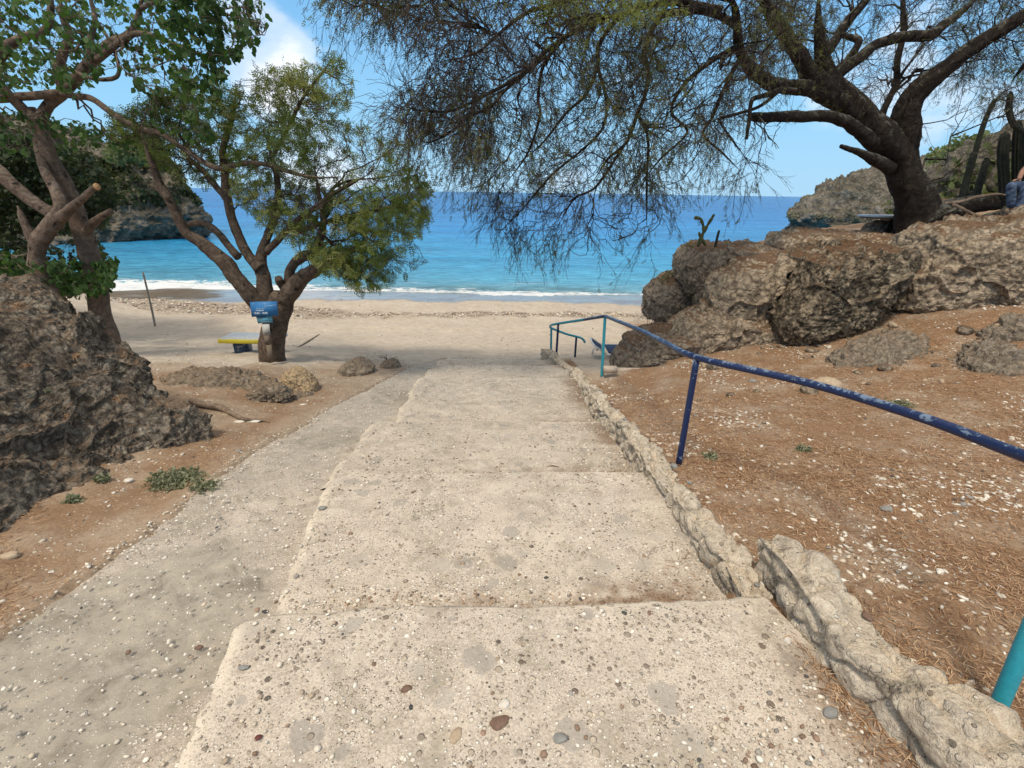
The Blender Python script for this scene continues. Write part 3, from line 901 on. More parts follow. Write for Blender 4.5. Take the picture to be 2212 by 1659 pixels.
# ------------------------------------------------------------------ steps and ramp
def slab(name, x0, x1, y0, y1, z0, z1, m, parent, thick=.3, step=.02, seed=0, rough=.006, lip=.012, wob=.02, kind=None, shear=0.0, dirt=0.0, dw=0.13):
    """a cast slab: top surface with rounded worn edges and real sides"""
    ny = max(8, int((y1 - y0) / step))
    nx = max(8, int((x1(y0) - x0(y0)) / step))
    # profile across x: side down, top, side down
    v = np.linspace(0, 1, ny)
    yy = y0 + (y1 - y0) * v
    u = np.concatenate([[-.001, -.0005], np.linspace(0, 1, nx), [1.0005, 1.001]])
    U, V = np.meshgrid(u, v)
    Yc = y0 + (y1 - y0) * V
    xl = np.array([x0(t) for t in yy])[:, None] + wob * vnoise(np.stack([0 * yy, yy * 3.1, 0 * yy + seed], -1), seed)[:, None] + .35 * wob * vnoise(np.stack([0 * yy, yy * 17, 0 * yy], -1), seed + 3)[:, None]
    xr = np.array([x1(t) for t in yy])[:, None]
    Uc = np.clip(U, 0, 1)
    Xc = xl + (xr - xl) * Uc
    Zc = z0 + (z1 - z0) * V
    p = np.stack([Xc, Yc, 0 * Xc], -1)
    Zc = Zc + rough * fbm(p * 2.2, 3, seed) + rough * .5 * fbm(p * 9, 3, seed + 2) + .0015 * fbm(p * 60, 2, seed)
    dl = np.minimum((Xc - xl), 9)
    df = (y1 - Yc)
    r = .035
    Zc = Zc - lip * smooth(r, 0, dl) ** 1.5 - lip * smooth(r, 0, df) ** 1.5
    ywob = .018 * vnoise(np.stack([Xc * 2.3, 0 * Xc, 0 * Xc + seed], -1), seed + 7) * smooth(.6, 0, df) + .007 * vnoise(np.stack([Xc * 16, 0 * Xc, 0 * Xc], -1), seed + 9) * smooth(.3, 0, df)
    Yc = Yc + ywob
    Yc = Yc + shear * Xc
    side = (U < -.0002) | (U > 1.0002)
    dn_ = fbm(np.stack([Xc * 7, Yc * 9, 0 * Xc], -1), 3, seed + 30)
    dirt_shade_m = dirt * np.clip(.75 + .6 * fbm(np.stack([Xc * 22, Yc * 26, 0 * Xc], -1), 3, seed + 33), 0, 1) * smooth(dw + .20 + .16 * dn_, dw, V * (y1 - y0) + .10 * smooth(.55, -.6, Xc)) * smooth(-.9, -.6, Xc) if dirt else 0 * Xc  # debris behind the step edge, with the riser's shade painted into it
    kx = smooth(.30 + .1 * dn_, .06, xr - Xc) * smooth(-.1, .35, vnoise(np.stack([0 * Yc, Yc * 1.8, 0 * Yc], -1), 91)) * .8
    dirt_shade_m = np.maximum(dirt_shade_m, kx)
    edge_light_m = 1.5 * np.maximum(smooth(.07, .01, dl), smooth(.05 + .012 * (seed - 40), .005, df)) * np.clip(.7 + dn_, 0, 1)  # pale worn lip, with a highlight painted in along the edge
    msk = np.stack([dirt_shade_m, edge_light_m, 0 * Xc], -1)
    Zc = np.where(U < -.0007, Zc - thick, Zc)
    Zc = np.where(U > 1.0007, Zc - thick, Zc)
    Xc = np.where(U < -.0002, Xc - .004, Xc)
    # front riser rows
    Pf = np.stack([Xc, Yc, Zc], -1)
    fr = []
    for k, (dz, dy) in enumerate(((.02, .004), (.07, .002), (thick, .0))):
        row = Pf[-1].copy()
        row[:, 2] = np.minimum(row[:, 2], row[:, 2]) - dz
        row[:, 1] += dy + .006 * vnoise(np.stack([row[:, 0] * 20, row[:, 2] * 20, 0 * row[:, 0]], -1), seed + k)
        fr.append(row)
    Pf = np.concatenate([Pf, np.array(fr)], 0)
    msk = np.concatenate([msk, np.zeros((3,) + msk.shape[1:])], 0)
    n, mcols = Pf.shape[:2]
    i = (np.arange(n - 1)[:, None] * mcols + np.arange(mcols - 1)[None]).ravel()
    return link(name, mesh(name, Pf.reshape(-1, 3), np.stack([i, i + 1, i + mcols + 1, i + mcols], -1), None, m, True, {'mask': msk.reshape(-1, 3)}), parent, kind=kind)


XL = lambda y: float(np.interp(y, [0, .5, 1.52, 2.86, 4.2, 6.1, 7.2, 8.3], [-.78, -.88, -1.10, -1.26, -1.31, -1.34, -1.37, -1.35]))
XR = lambda y: float(np.interp(y, [0, 1.52, 2.86, 6.1, 8.3], [1.45, 1.10, .95, .88, .80]))
stairs = link('stairway', None, kind='structure')
STEPS = [(-.6, 1.53, .055, 0.0), (1.50, 2.87, -.14, -.19), (2.84, 4.21, -.305, -.455), (4.18, 6.12, -.575, -.735), (6.09, 7.22, -.845, -.945), (7.19, 7.95, -1.03, -1.10), (7.92, 8.5, -1.18, -1.24)]
for k, (a, b, z0, z1) in enumerate(STEPS):
    off = (0, .06, -.02, .10, .10, .12, .14)[k]
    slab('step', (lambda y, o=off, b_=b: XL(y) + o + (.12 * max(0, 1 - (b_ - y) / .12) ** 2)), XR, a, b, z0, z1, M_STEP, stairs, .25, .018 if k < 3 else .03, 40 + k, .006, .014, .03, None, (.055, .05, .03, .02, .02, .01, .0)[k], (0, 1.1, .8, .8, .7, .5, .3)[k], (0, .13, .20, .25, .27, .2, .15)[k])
# step object parts share the frame of the stairway
RL = lambda y: float(np.interp(y, [-.6, .6, 1.5, 2.5, 3.6, 5.05, 6.2, 7.4, 8.3], [-2.3, -2.25, -2.2, -2.14, -2.25, -2.12, -1.95, -1.72, -1.4]))


def ramp_mesh():
    ny, nx = 420, 60
    yy = np.linspace(-.6, 8.35, ny)
    u = np.linspace(0, 1, nx)
    V, U = np.meshgrid(yy, u, indexing='ij')
    xl = np.array([RL(t) for t in yy])[:, None] + .04 * vnoise(np.stack([0 * yy, yy * 4, 0 * yy], -1), 61)[:, None] + .02 * vnoise(np.stack([0 * yy, yy * 19, 0 * yy], -1), 62)[:, None]
    xr = np.array([max(XL(t) + .3, RL(t) + .3) for t in yy])[:, None]
    Xc = xl + (xr - xl) * U
    zr = np.interp(V, ZB[0], ZB[1]) - .008
    p = np.stack([Xc, V, 0 * V], -1)
    Zc = zr + .012 * fbm(p * 1.8, 3, 71) + .004 * fbm(p * 12, 3, 72)
    Zc = Zc - .05 * smooth(.05, 0, Xc - xl)
    Pf = np.stack([Xc, V, Zc], -1)
    sk = Pf[:, :1].copy()
    sk[..., 2] -= .15
    Pf = np.concatenate([sk, Pf], 1)
    n, mcols = Pf.shape[:2]
    i = (np.arange(n - 1)[:, None] * mcols + np.arange(mcols - 1)[None]).ravel()
    return mesh('path', Pf.reshape(-1, 3), np.stack([i, i + 1, i + mcols + 1, i + mcols], -1), None, M_RAMP)


link('path', ramp_mesh(), kind='structure')


def surf(x, y):
    """height of what is walked on at x, y (steps, ramp or ground)"""
    x, y = np.broadcast_arrays(np.asarray(x, float), np.asarray(y, float))
    z = height(x, y)
    zr = np.interp(y, ZB[0], ZB[1]) + .012
    rl = np.array([RL(t) for t in y.ravel()]).reshape(y.shape)
    xl = np.array([XL(t) for t in y.ravel()]).reshape(y.shape)
    xr = np.array([XR(t) for t in y.ravel()]).reshape(y.shape)
    z = np.where((x > rl) & (x <= xl) & (y < 8.4), zr, z)
    zs = z.copy()
    for (a, b, z0, z1) in STEPS[::-1]:
        zs = np.where((y >= a) & (y <= b), z0 + (z1 - z0) * (y - a) / (b - a), zs)
    return np.where((x > xl) & (x < xr) & (y < 8.5), zs, z)


# ------------------------------------------------------------------ rocks
def inflated(outline, plane, tf, tb, nb=220, nr=56, pw=3.0, rim=.55, disp=(.05, .03, .02), seed=0, freq=(1.4, 5, 14), clump=0.0, facet=None):
    a, b, c = plane
    outline = np.asarray(outline, float)
    Wp = W(outline[:, 0], outline[:, 1], a, b, c)
    cen = Wp.mean(0)
    L = np.r_[0, np.cumsum(np.linalg.norm(np.diff(np.vstack([Wp, Wp[:1]]), axis=0), axis=1))]
    s = np.linspace(0, L[-1], nb, endpoint=False)
    cl = np.vstack([Wp, Wp[:1]])
    bd = np.stack([np.interp(s, L, cl[:, k]) for k in range(3)], -1)
    # slight rounding of the traced corners
    for _ in range(3):
        bd = .5 * bd + .25 * (np.roll(bd, 1, 0) + np.roll(bd, -1, 0))
    n = np.array([b, -1, c])
    n = n / np.linalg.norm(n)
    th = np.linspace(0, np.pi / 2, nr)
    r = np.sin(th)
    prof = (1 - r ** pw) ** rim
    F = cen + (bd[None] - cen) * r[1:, None, None] + n * (tf * prof[1:])[:, None, None]
    Bk = cen + (bd[None] - cen) * r[1:-1, None, None] - n * (tb * prof[1:-1])[:, None, None]
    Bk = Bk[::-1]
    rings = np.concatenate([F, Bk], 0)
    nR = len(rings)
    i = np.arange(nR - 1)[:, None] * nb
    j = np.arange(nb)[None]
    j2 = (j + 1) % nb
    q = np.stack([i + j, i + nb + j, i + nb + j2, i + j2], -1).reshape(-1, 4)
    v = rings.reshape(-1, 3)
    v = np.vstack([v, cen + n * tf, cen - n * tb])
    t = []
    for k in range(nb):
        t.append((len(v) - 2, k, (k + 1) % nb))
        t.append((len(v) - 1, (nR - 1) * nb + (k + 1) % nb, (nR - 1) * nb + k))
    me = mesh('tmp', v, q, t)
    nm = np.zeros(len(v) * 3, np.float32)
    me.vertices.foreach_get('normal', nm)
    nm = nm.reshape(-1, 3)
    bpy.data.meshes.remove(me)
    d = disp[0] * fbm(v * freq[0], 4, seed) * 1.2
    d1, d2, idv = worley(v * freq[1] + .35 * fbm(v * freq[1] * 1.5, 2, seed + 3)[:, None], seed + 4)
    d = d + disp[1] * ((d2 - d1) * 1.4 - .5 + (idv - .5) * .8)
    d = d + disp[2] * ridged(v * freq[2], 3, seed + 8)
    if facet:
        for amp_, fq_ in facet:
            d = d + amp_ * facets(v * fq_ + .18 * fbm(v * fq_ * 2.5, 2, seed + 3)[:, None], seed + 21)
    if clump:
        d = d + clump * np.abs(fbm(v * freq[1] * .5, 4, seed + 12))
    v = v + nm * d[:, None]
    return v, q, t


def rock(name, outline, plane, tf, tb, m, label, cat='rock', group=None, sink=0.0, **kw):
    if m in (M_ROCK, M_ROCKB, M_ROCKD) and kw.get('disp', (1,))[0] > .06:
        kw['disp'] = (kw['disp'][0] * .55, kw['disp'][1] * .22, kw['disp'][2] * .45)
        kw['freq'] = (1.3, 8, 15)
        kw['facet'] = ((.085, 1.05), (.012, 4.2))
        kw['rim'] = .36
        kw['nb'] = max(kw.get('nb', 0), 320)
        kw['nr'] = max(kw.get('nr', 0), 84)
        kw['pw'] = kw.get('pw', 3) + 1.5
    v, q, t = inflated(outline, plane, tf, tb, **kw)
    c = np.array([v[:, 0].mean(), v[:, 1].mean(), v[:, 2].min()])
    me = mesh(name, v - c, q, t, m)
    o = link(name, me, None, label, cat, group)
    o.location = tuple(c - [0, 0, sink])
    return o


def gy(px, py):
    """distance y at which the line of sight meets the ground"""
    z = -.5
    for _ in range(40):
        p = WZ(np.array(float(px)), np.array(float(py)), z)
        z = .5 * z + .5 * float(surf(p[0], p[1]))
    return float(p[1])


def plane3(*q):
    A = np.array([P_ for P_ in (W(np.array(float(a)), np.array(float(b)), c) for a, b, c in q)])
    M_ = np.stack([np.ones(3), A[:, 0], A[:, 2]], 1)
    return tuple(np.linalg.solve(M_, A[:, 1]))


GR = 'weathered limestone blocks of the ledge right of the path'
rock('boulder', [(1478, 562), (1500, 537), (1560, 528), (1640, 530), (1700, 545), (1722, 575), (1690, 640), (1620, 652), (1560, 625), (1530, 638), (1490, 628), (1474, 590)],
     (9.0, 0, 0), .55, 1.2, M_ROCKB, 'dark brown block at the far left of the ledge with cacti on its flat top', 'boulder', GR, seed=1, disp=(.09, .05, .03), pw=5, rim=.5)
rock('boulder', [(1404, 640), (1425, 612), (1480, 600), (1560, 612), (1640, 640), (1640, 690), (1560, 705), (1510, 672), (1470, 672), (1440, 692), (1412, 684)],
     (9.5, 0, 0), .5, 1.2, M_ROCKB, 'lowest dark undercut limestone block overhanging the beach beside the bare dry bush', 'boulder', GR, seed=2, disp=(.09, .05, .03), pw=4, rim=.5)
rock('boulder', [(1526, 645), (1545, 592), (1600, 562), (1685, 548), (1712, 562), (1694, 610), (1650, 680), (1636, 700), (1560, 712), (1524, 690)],
     (8.3, -.05, 0), .6, 1.3, M_ROCK, 'pale tan flat faced block between the dark far block and the leaning boulder', 'boulder', GR, seed=3, disp=(.08, .05, .025), pw=5, rim=.5)
rock('boulder', [(1656, 722), (1653, 692), (1702, 616), (1726, 556), (1800, 532), (1880, 528), (1925, 540), (1905, 600), (1880, 640), (1852, 700), (1780, 727), (1710, 732)],
     (7.6, -.05, 0), .7, 1.3, M_ROCKD, 'tall leaning limestone boulder in the middle of the ledge with a black stained top', 'boulder', GR, seed=4, disp=(.10, .07, .035), pw=4, rim=.55, nb=280, nr=70)
rock('boulder', [(1892, 640), (1915, 592), (1962, 556), (1995, 505), (2040, 484), (2130, 478), (2300, 476), (2420, 500), (2400, 640), (2212, 642), (2100, 652), (2000, 668), (1930, 674), (1888, 664)],
     (7.75, -.06, 0), .75, 1.0, M_ROCK, 'largest pitted boulder of the ledge, below the big tree at the right edge', 'boulder', GR, seed=5, disp=(.10, .07, .04), pw=4, rim=.55, nb=380, nr=80)
rock('boulder', [(1690, 535), (1700, 515), (1750, 502), (1850, 508), (1930, 512), (2010, 500), (2030, 530), (1960, 560), (1880, 560), (1780, 556), (1700, 550)],
     (8.9, 0, 0), .6, 1.3, M_ROCK, 'low crest rock on top of the ledge at the foot of the leaning tree', 'boulder', GR, seed=6, disp=(.08, .05, .03), pw=3, rim=.5)
rock('boulder', [(1440, 718), (1480, 690), (1540, 665), (1620, 680), (1690, 690), (1760, 720), (1700, 745), (1600, 752), (1500, 748), (1450, 738)],
     (8.0, -.1, 0), .6, 1.0, M_ROCK, 'pale sloping slab of rock under the flat faced block', 'boulder', GR, seed=7, disp=(.08, .05, .03), pw=3, rim=.6)
rock('boulder', [(1333, 797), (1345, 768), (1375, 748), (1420, 722), (1480, 715), (1560, 735), (1600, 752), (1560, 775), (1480, 795), (1430, 812), (1360, 812)],
     (7.15, .15, 0), .45, .8, M_ROCKB, 'low jagged grey rock beside the sun lounger at the end of the terrace', 'boulder', GR, seed=8, disp=(.08, .06, .03), pw=3, rim=.6)
rock('rock', [(1798, 795), (1792, 765), (1830, 738), (1880, 722), (1960, 712), (2040, 725), (2030, 765), (1960, 795), (1880, 805)],
     plane3((1798, 795, gy(1798, 795)), (1960, 790, gy(1960, 790)), (1880, 728, gy(1880, 735))), .05, .25, M_EARTH, 'low grey outcrop poking through the litter below the leaning boulder', 'rock', sink=.08, seed=9, disp=(.08, .045, .028), pw=3, rim=.7)
for kk_, (ol, lb_) in enumerate([
    ([(2060, 790), (2080, 752), (2130, 735), (2190, 748), (2215, 785), (2190, 820), (2130, 822), (2090, 812)], 'blackened pitted outcrop in the middle of the slope at the right'),
    ([(2120, 725), (2150, 700), (2200, 686), (2280, 690), (2290, 725), (2210, 738), (2150, 738)], 'pale ledge like outcrop highest on the slope at the right')]):
    o_ = np.array(ol, float)
    rock('rock', ol, plane3((o_[:, 0].min(), o_[:, 1].mean(), gy(o_[:, 0].min(), o_[:, 1].mean())), (o_[:, 0].max(), o_[:, 1].max(), gy(o_[:, 0].max(), o_[:, 1].max())),
         (o_[:, 0].mean(), o_[:, 1].min(), gy(o_[:, 0].mean(), o_[:, 1].min()))), .05, .2, (M_EARTH, M_EARTH)[kk_], lb_, 'rock', seed=140 + kk_, disp=(.07, .05, .03), freq=(2.2, 7, 16), pw=2.2, rim=.9, nb=220, nr=50, sink=.075)
# left mound
rock('boulder', [(-420, 560), (0, 618), (60, 622), (115, 652), (172, 694), (215, 730), (268, 757), (318, 790), (338, 852), (392, 897), (430, 925), (470, 955), (455, 990),
                 (350, 1025), (300, 1085), (150, 1165), (0, 1215), (-420, 1340)],
     plane3((470, 965, gy(470, 965) + .15), (0, 1150, gy(0, 1150) + .1), (60, 600, 4.6)), .22, 1.6, M_KARST, 'huge dark grey karst boulder with sharp crinkled surface filling the left edge', 'boulder', nb=640, nr=150, seed=12,
     disp=(.13, .013, .012), freq=(1.3, 9, 20), facet=((.10, .9), (.03, 3.2)), pw=2.6, rim=.7)
rock('rock', [(340, 815), (380, 800), (450, 795), (540, 808), (600, 822), (640, 838), (690, 850), (650, 868), (560, 862), (470, 850), (380, 840)],
     plane3((380, 840, gy(380, 840)), (560, 868, gy(560, 868)), (520, 800, gy(520, 800))), .01, .2, M_EARTH, 'flat crumbling grey rock shelf in front of the tree with signs', 'rock', seed=13, disp=(.06, .035, .022), freq=(1.6, 8, 20), pw=2.2, rim=1.0, sink=.06)
rock('rock', [(535, 850), (565, 836), (600, 838), (632, 856), (628, 868), (580, 872), (538, 866)],
     (gy(580, 868) + .06, 0, 0), .10, .25, M_EARTH, 'small grey rock hump in front of the yellow boulder', 'rock', seed=14, disp=(.04, .03, .02), freq=(2, 8, 20))
rock('boulder', [(608, 835), (612, 812), (625, 796), (645, 798), (668, 812), (682, 830), (684, 848), (672, 852), (640, 848), (615, 845)],
     (gy(645, 850) + .12, 0, 0), .16, .2, M_YEL, 'yellow sandstone boulder leaning at the foot of the tree with signs', 'boulder', seed=15, disp=(.02, .015, .008), freq=(3, 6, 20), nb=140, nr=36, pw=4, rim=.5)
rock('rock', [(716, 815), (742, 786), (762, 777), (782, 782), (806, 796), (800, 815), (740, 822)],
     (gy(750, 806) + .08, 0, 0), .22, .4, M_EARTH, 'grey rock half buried in sand left of the lower steps', 'rock', seed=16, disp=(.03, .02, .01), nb=140, nr=36)
rock('rock', [(812, 800), (822, 784), (845, 779), (864, 789), (868, 803), (830, 808)],
     (gy(840, 795) + .08, 0, 0), .18, .3, M_EARTH, 'small grey rock by the dead bush at the foot of the path', 'rock', seed=17, disp=(.02, .02, .01), nb=120, nr=30)
rock('rock', [(2196, 470), (2215, 452), (2260, 430), (2330, 440), (2360, 470), (2300, 482), (2220, 482)],
     (7.9, 0, 0), .3, .4, M_ROCK, 'rounded tan rock at the feet of the seated person', 'rock', seed=19, disp=(.03, .02, .01), nb=120, nr=30)


from mathutils.bvhtree import BVHTree


def tuft(target, px, py, s, label, n=46, m=None, up=.5, wd=.0022):
    bm_ = target.data
    co_ = np.zeros(len(bm_.vertices) * 3, np.float32)
    bm_.vertices.foreach_get('co', co_)
    co_ = co_.reshape(-1, 3) + np.array(target.location, np.float32)
    bvh = BVHTree.FromPolygons([tuple(map(float, q)) for q in co_], [tuple(p_.vertices) for p_ in bm_.polygons])
    hit = bvh.ray_cast(Vector((0, 0, EYE)), ray(px, py).normalized())
    if hit[0] is None:
        return
    c = np.array(hit[0])
    a = rng.random(n) * 2 * np.pi
    L = s * (.4 + .8 * rng.random(n))
    d0 = np.stack([np.cos(a), np.sin(a), up + .6 * rng.random(n)], -1) + np.array(hit[1]) * .6
    d0 /= np.linalg.norm(d0, axis=1)[:, None]
    t = np.linspace(0, 1, 5)[None, :, None]
    C = c + rng.normal(size=(n, 1, 3)) * s * .12 + d0[:, None] * L[:, None, None] * t + np.array([0, 0, -1]) * (L[:, None, None] * t ** 2 * .75)
    v, q = batch_tubes(C - c, np.linspace(wd, wd * .3, 5)[None].repeat(n, 0), 3)
    o = link('dry_tuft', mesh('dry_tuft', v, q, None, m or M_DRY, True, {'tint': np.repeat(rng.random(n) * .7 + .3, 15)[:, None] * np.ones(3)}), None, label, 'grass tuft')
    o.location = tuple(c)


big_ = next(o for o in COL.objects if o.get('label', '').startswith('huge dark grey'))
for px, py, s_, lb in ((160, 770, .09, 'straw coloured dry tuft high on the karst boulder, left one of the middle pair'), (262, 772, .09, 'straw coloured dry tuft near the right slope of the karst boulder'),
                       (40, 660, .12, 'dry brown tuft near the top of the karst boulder at the left edge'), (255, 860, .08, 'small dry tuft low on the right side of the karst boulder'),
                       (140, 900, .07, 'small dry tuft in a hollow low on the karst boulder'), (60, 790, .07, 'wispy dry tuft on the left of the karst boulder')):
    tuft(big_, px, py, s_, lb)
tuft(big_, 100, 845, .07, 'small green plant growing in a hollow of the karst boulder', 26, M_WEED, .6, .003)


# ------------------------------------------------------------------ loose stones one can pick out
def blob_mesh(L, Wd, H, seed, m, sub=3):
    import bmesh
    bm = bmesh.new()
    bmesh.ops.create_icosphere(bm, subdivisions=sub, radius=1)
    v = np.array([q.co[:] for q in bm.verts])
    f = np.array([[q.index for q in p.verts] for p in bm.faces])
    bm.free()
    k = 1 + .22 * fbm(v * 1.1 + seed * 3.7, 2, seed) + .07 * fbm(v * 4 + seed, 2, seed + 1)
    v = v * k[:, None] * np.array([L, Wd, H])
    v[:, 2] = np.maximum(v[:, 2], -H * .6)
    return mesh('stone', v, None, f, m)


def stone(px, py, L, Wd, H, m, label, rot=0., seed=0, cat='stone', group=None):
    z = -.2
    for _ in range(25):
        p = WZ(px, py, z)
        z = .5 * z + .5 * float(surf(p[0], p[1]))
    L, Wd, H = L * .68, Wd * .68, H * .68
    o = link('stone', blob_mesh(L, Wd, H, seed, m), None, label, cat, group)
    o.location = (p[0], p[1], float(surf(p[0], p[1])) + H * .35)
    o.rotation_euler = (0, 0, rot)
    return o


M_SW = mat_simple('stone_white', (.55, .50, .42), (.72, .68, .60), 30, .85, .5)
M_SG = mat_simple('stone_grey', (.20, .20, .19), (.30, .29, .26), 25, .85, .4)
M_SD = mat_simple('stone_dark', (.045, .045, .045), (.09, .085, .08), 25, .8, .3)
M_ST = mat_simple('stone_tan', (.36, .27, .18), (.50, .40, .28), 20, .85, .5)
M_SB = mat_simple('stone_brown', (.14, .085, .06), (.22, .14, .10), 25, .8, .3)
M_SR = mat_simple('stone_darkred', (.10, .03, .025), (.14, .045, .035), 25, .6, .2)
SL = [
    (22, 1203, .07, .035, .03, M_ST, 'flat tan stone on the brown litter at the left edge', .3),
    (515, 912, .09, .035, .02, M_SW, 'flat whitish stone lying beside the thin end of the dead branch', .1),
    (548, 911, .10, .04, .02, M_SW, 'longer flat whitish stone just right of the other one by the dead branch', .1),
    (516, 975, .035, .025, .02, M_SG, 'small dark grey stone at the upper edge of the pebbled ramp', .2),
    (278, 1040, .045, .03, .025, M_SW, 'grey white cobble at the foot of the karst boulder', .4),
    (246, 1066, .018, .016, .015, M_SW, 'round whitish pebble on the litter below the karst boulder', 0),
    (655, 875, .05, .02, .02, M_SW, 'pale stone on the dirt in front of the small grey hump', 0),
    (430, 1400, .024, .014, .013, M_SB, 'brown oval pebble on the grey patch of the ramp', .3),
    (527, 1443, .028, .014, .012, M_SG, 'grey square ended pebble on the left part of the nearest step', 0),
    (558, 1594, .016, .011, .008, M_SR, 'dark red oval pebble at the bottom left of the nearest step', .5),
    (696, 1098, .032, .024, .014, M_SG, 'square grey stone set at the left side of the second step', .2),
    (573, 1322, .022, .012, .011, M_SD, 'black pebble at the left corner of the gap between the two nearest steps', .1),
    (878, 1489, .028, .018, .013, M_SB, 'dark brown lump in the middle of the nearest step', .3),
    (1090, 1522, .030, .022, .018, M_SW, 'bright white coral lump on the nearest step', .9),
    (1080, 1562, .045, .032, .018, M_SB, 'broad dark brown stone below the white coral lump', .4),
    (1210, 1596, .032, .022, .014, M_SG, 'dark grey angular stone near the bottom of the nearest step', .2),
    (985, 1590, .036, .022, .016, M_ST, 'tan lumpy stone near the bottom edge of the picture', 1.3),
    (1020, 1355, .020, .015, .012, M_SG, 'grey pebble between the embedded slabs of the nearest step', .2),
    (1180, 1250, .020, .015, .013, M_SD, 'dark pebble in the middle of the second step', .2),
    (1645, 1270, .040, .020, .03, M_SW, 'white upright coral piece at the end of the narrow rubble kerb', 1.2),
    (1700, 1385, .024, .02, .018, M_SW, 'white stone beside the near rubble kerb', .4),
    (1795, 1543, .04, .025, .02, M_SG, 'green grey pebble wedged beside the near kerb', .3),
    (1440, 870, .05, .035, .04, M_ST, 'tan and white lump left of the first navy post on the litter', .3),
    (1625, 825, .07, .04, .04, M_SG, 'pale grey boulder sized stone on the litter above the rail', .1),
    (1700, 744, .04, .025, .03, M_SW, 'whitish stone below the tall leaning boulder', .2),
    (1640, 740, .05, .04, .04, M_ST, 'tan stone at the foot of the pale sloping slab', .2),
    (1870, 830, .07, .03, .03, M_ST, 'flat tan stone on the litter between rail and grey outcrop', .1),
    (1790, 752, .05, .035, .05, M_SW, 'white upright stone leaning on the low grey outcrop', .3),
    (1755, 772, .035, .03, .03, M_SD, 'dark burnt looking block left of the low grey outcrop', .1),
    (1745, 738, .06, .035, .03, M_ST, 'tan flat stone directly under the leaning boulder', .2),
    (1960, 745, .07, .025, .02, M_SW, 'long white coral stick on the slope above the rail', .15),
    (1275, 1700, .03, .02, .02, M_SG, 'grey pebble', 0),
    (2030, 1235, .025, .02, .018, M_SW, 'round white stone on the litter right of the near kerb', 0),
    (2080, 1090, .035, .025, .015, M_SG, 'grey flat stone on the litter far right', 0),
    (1930, 1120, .018, .018, .012, M_SW, 'round white shell disc on the litter above the near kerb', 0),
    (1915, 1100, .06, .035, .02, M_SG, 'large greyish stone cluster on the litter near the white disc', .2),
]
for k, (px, py, a, b, c, m, lb, rt) in enumerate(SL):
    if py < 1659:
        stone(px, py, a, b, c, m, lb, rt, 300 + k)


rs2 = np.random.default_rng(5)
cnt = 0
for _ in range(400):
    px, py = 1500 + 720 * rs2.random(), 690 + 190 * rs2.random()
    lim = np.interp(px, [1500, 1650, 1900, 2212], [780, 730, 690, 660])
    if not (lim + 4 < py < lim + 150) or rs2.random() > (.9 if py < lim + 60 else .35):
        continue
    a = .03 + .13 * rs2.random() ** 2.5
    stone(px, py, a * 1.5, a, a * .8, (M_ROCK, M_ROCKB, M_ST, M_ROCK)[cnt % 4], 'limestone chunk lying half buried in the litter along the foot of the ledge', rs2.random() * 3, 500 + cnt, 'stone', 'limestone chunks at the foot of the ledge')
    cnt += 1
    if cnt > 46:
        break


# ------------------------------------------------------------------ gravel, coral bits, litter (uncountable)
def octa():
    import bmesh
    bm = bmesh.new()
    bmesh.ops.create_icosphere(bm, subdivisions=1, radius=1)
    v = np.array([q.co[:] for q in bm.verts])
    f = np.array([[q.index for q in p.verts] for p in bm.faces])
    bm.free()
    return v, f


OV, OF = octa()
PAL = np.array([(.72, .67, .58), (.62, .56, .46), (.55, .47, .36), (.38, .30, .22), (.28, .26, .23), (.20, .13, .09), (.07, .07, .07), (.30, .20, .14)])


def gravel(name, x, y, L, pal_p, label, m=M_PEB, flat=.45, elong=(.35, .8), lift=.25):
    n = len(x)
    z = surf(x, y)
    Lw = L * (elong[0] + rng.random(n) * (elong[1] - elong[0]))
    Hh = Lw * (flat + .3 * rng.random(n))
    V = OV[None] * np.stack([L, Lw, Hh], -1)[:, None] * (1 + .35 * (rng.random((n, len(OV), 1)) - .5))
    a = rng.random(n) * 2 * np.pi
    ca, sa = np.cos(a), np.sin(a)
    tl = (rng.random(n) - .5) * .5
    Z0 = V[..., 2] + V[..., 0] * tl[:, None]
    Xr = V[..., 0] * ca[:, None] - V[..., 1] * sa[:, None]
    Yr = V[..., 0] * sa[:, None] + V[..., 1] * ca[:, None]
    P = np.stack([Xr + x[:, None], Yr + y[:, None], Z0 + (z + Hh * lift)[:, None]], -1)
    F = (OF[None] + (np.arange(n) * len(OV))[:, None, None]).reshape(-1, 3)
    ci = rng.choice(len(PAL), n, p=np.array(pal_p) / sum(pal_p))
    c = PAL[ci] * (.8 + .4 * rng.random((n, 1)))
    cc = np.repeat(c, len(OV), 0)
    return link(name, mesh(name, P.reshape(-1, 3), None, F, m, True, {'tint': cc}), None, label, 'gravel', kind='stuff')


def pts(n, x0, x1, y0, y1, dens=None, seed=0):
    x = x0 + rng.random(n) * (x1 - x0)
    y = y0 + rng.random(n) * (y1 - y0)
    if dens is not None:
        k = rng.random(n) < dens(x, y)
        x, y = x[k], y[k]
    return x, y


def dn(x, y, s=1.3, o=0, lo=-.1, hi=.6):
    return smooth(lo, hi, fbm(np.stack([x * s, y * s, 0 * x], -1), 3, 50 + o))


# coral bits on the terrace
x, y = pts(62000, 1.15, 7.5, .6, 7.5, lambda x, y: (.10 + .9 * dn(x, y, 1.5, 0, .0, .55)) * np.clip(2.2 / np.maximum(y, 1), .25, 1))
k = (y < 6.8 + np.maximum(0, x - 2.4))
x, y = x[k], y[k]
gravel('gravel', x, y, .005 + .021 * rng.random(len(x)) ** 2.4, (6, 4, 1.2, .5, .5, .2, .15, .1), 'white coral fragments and shells strewn over the brown litter right of the steps', elong=(.3, .7))
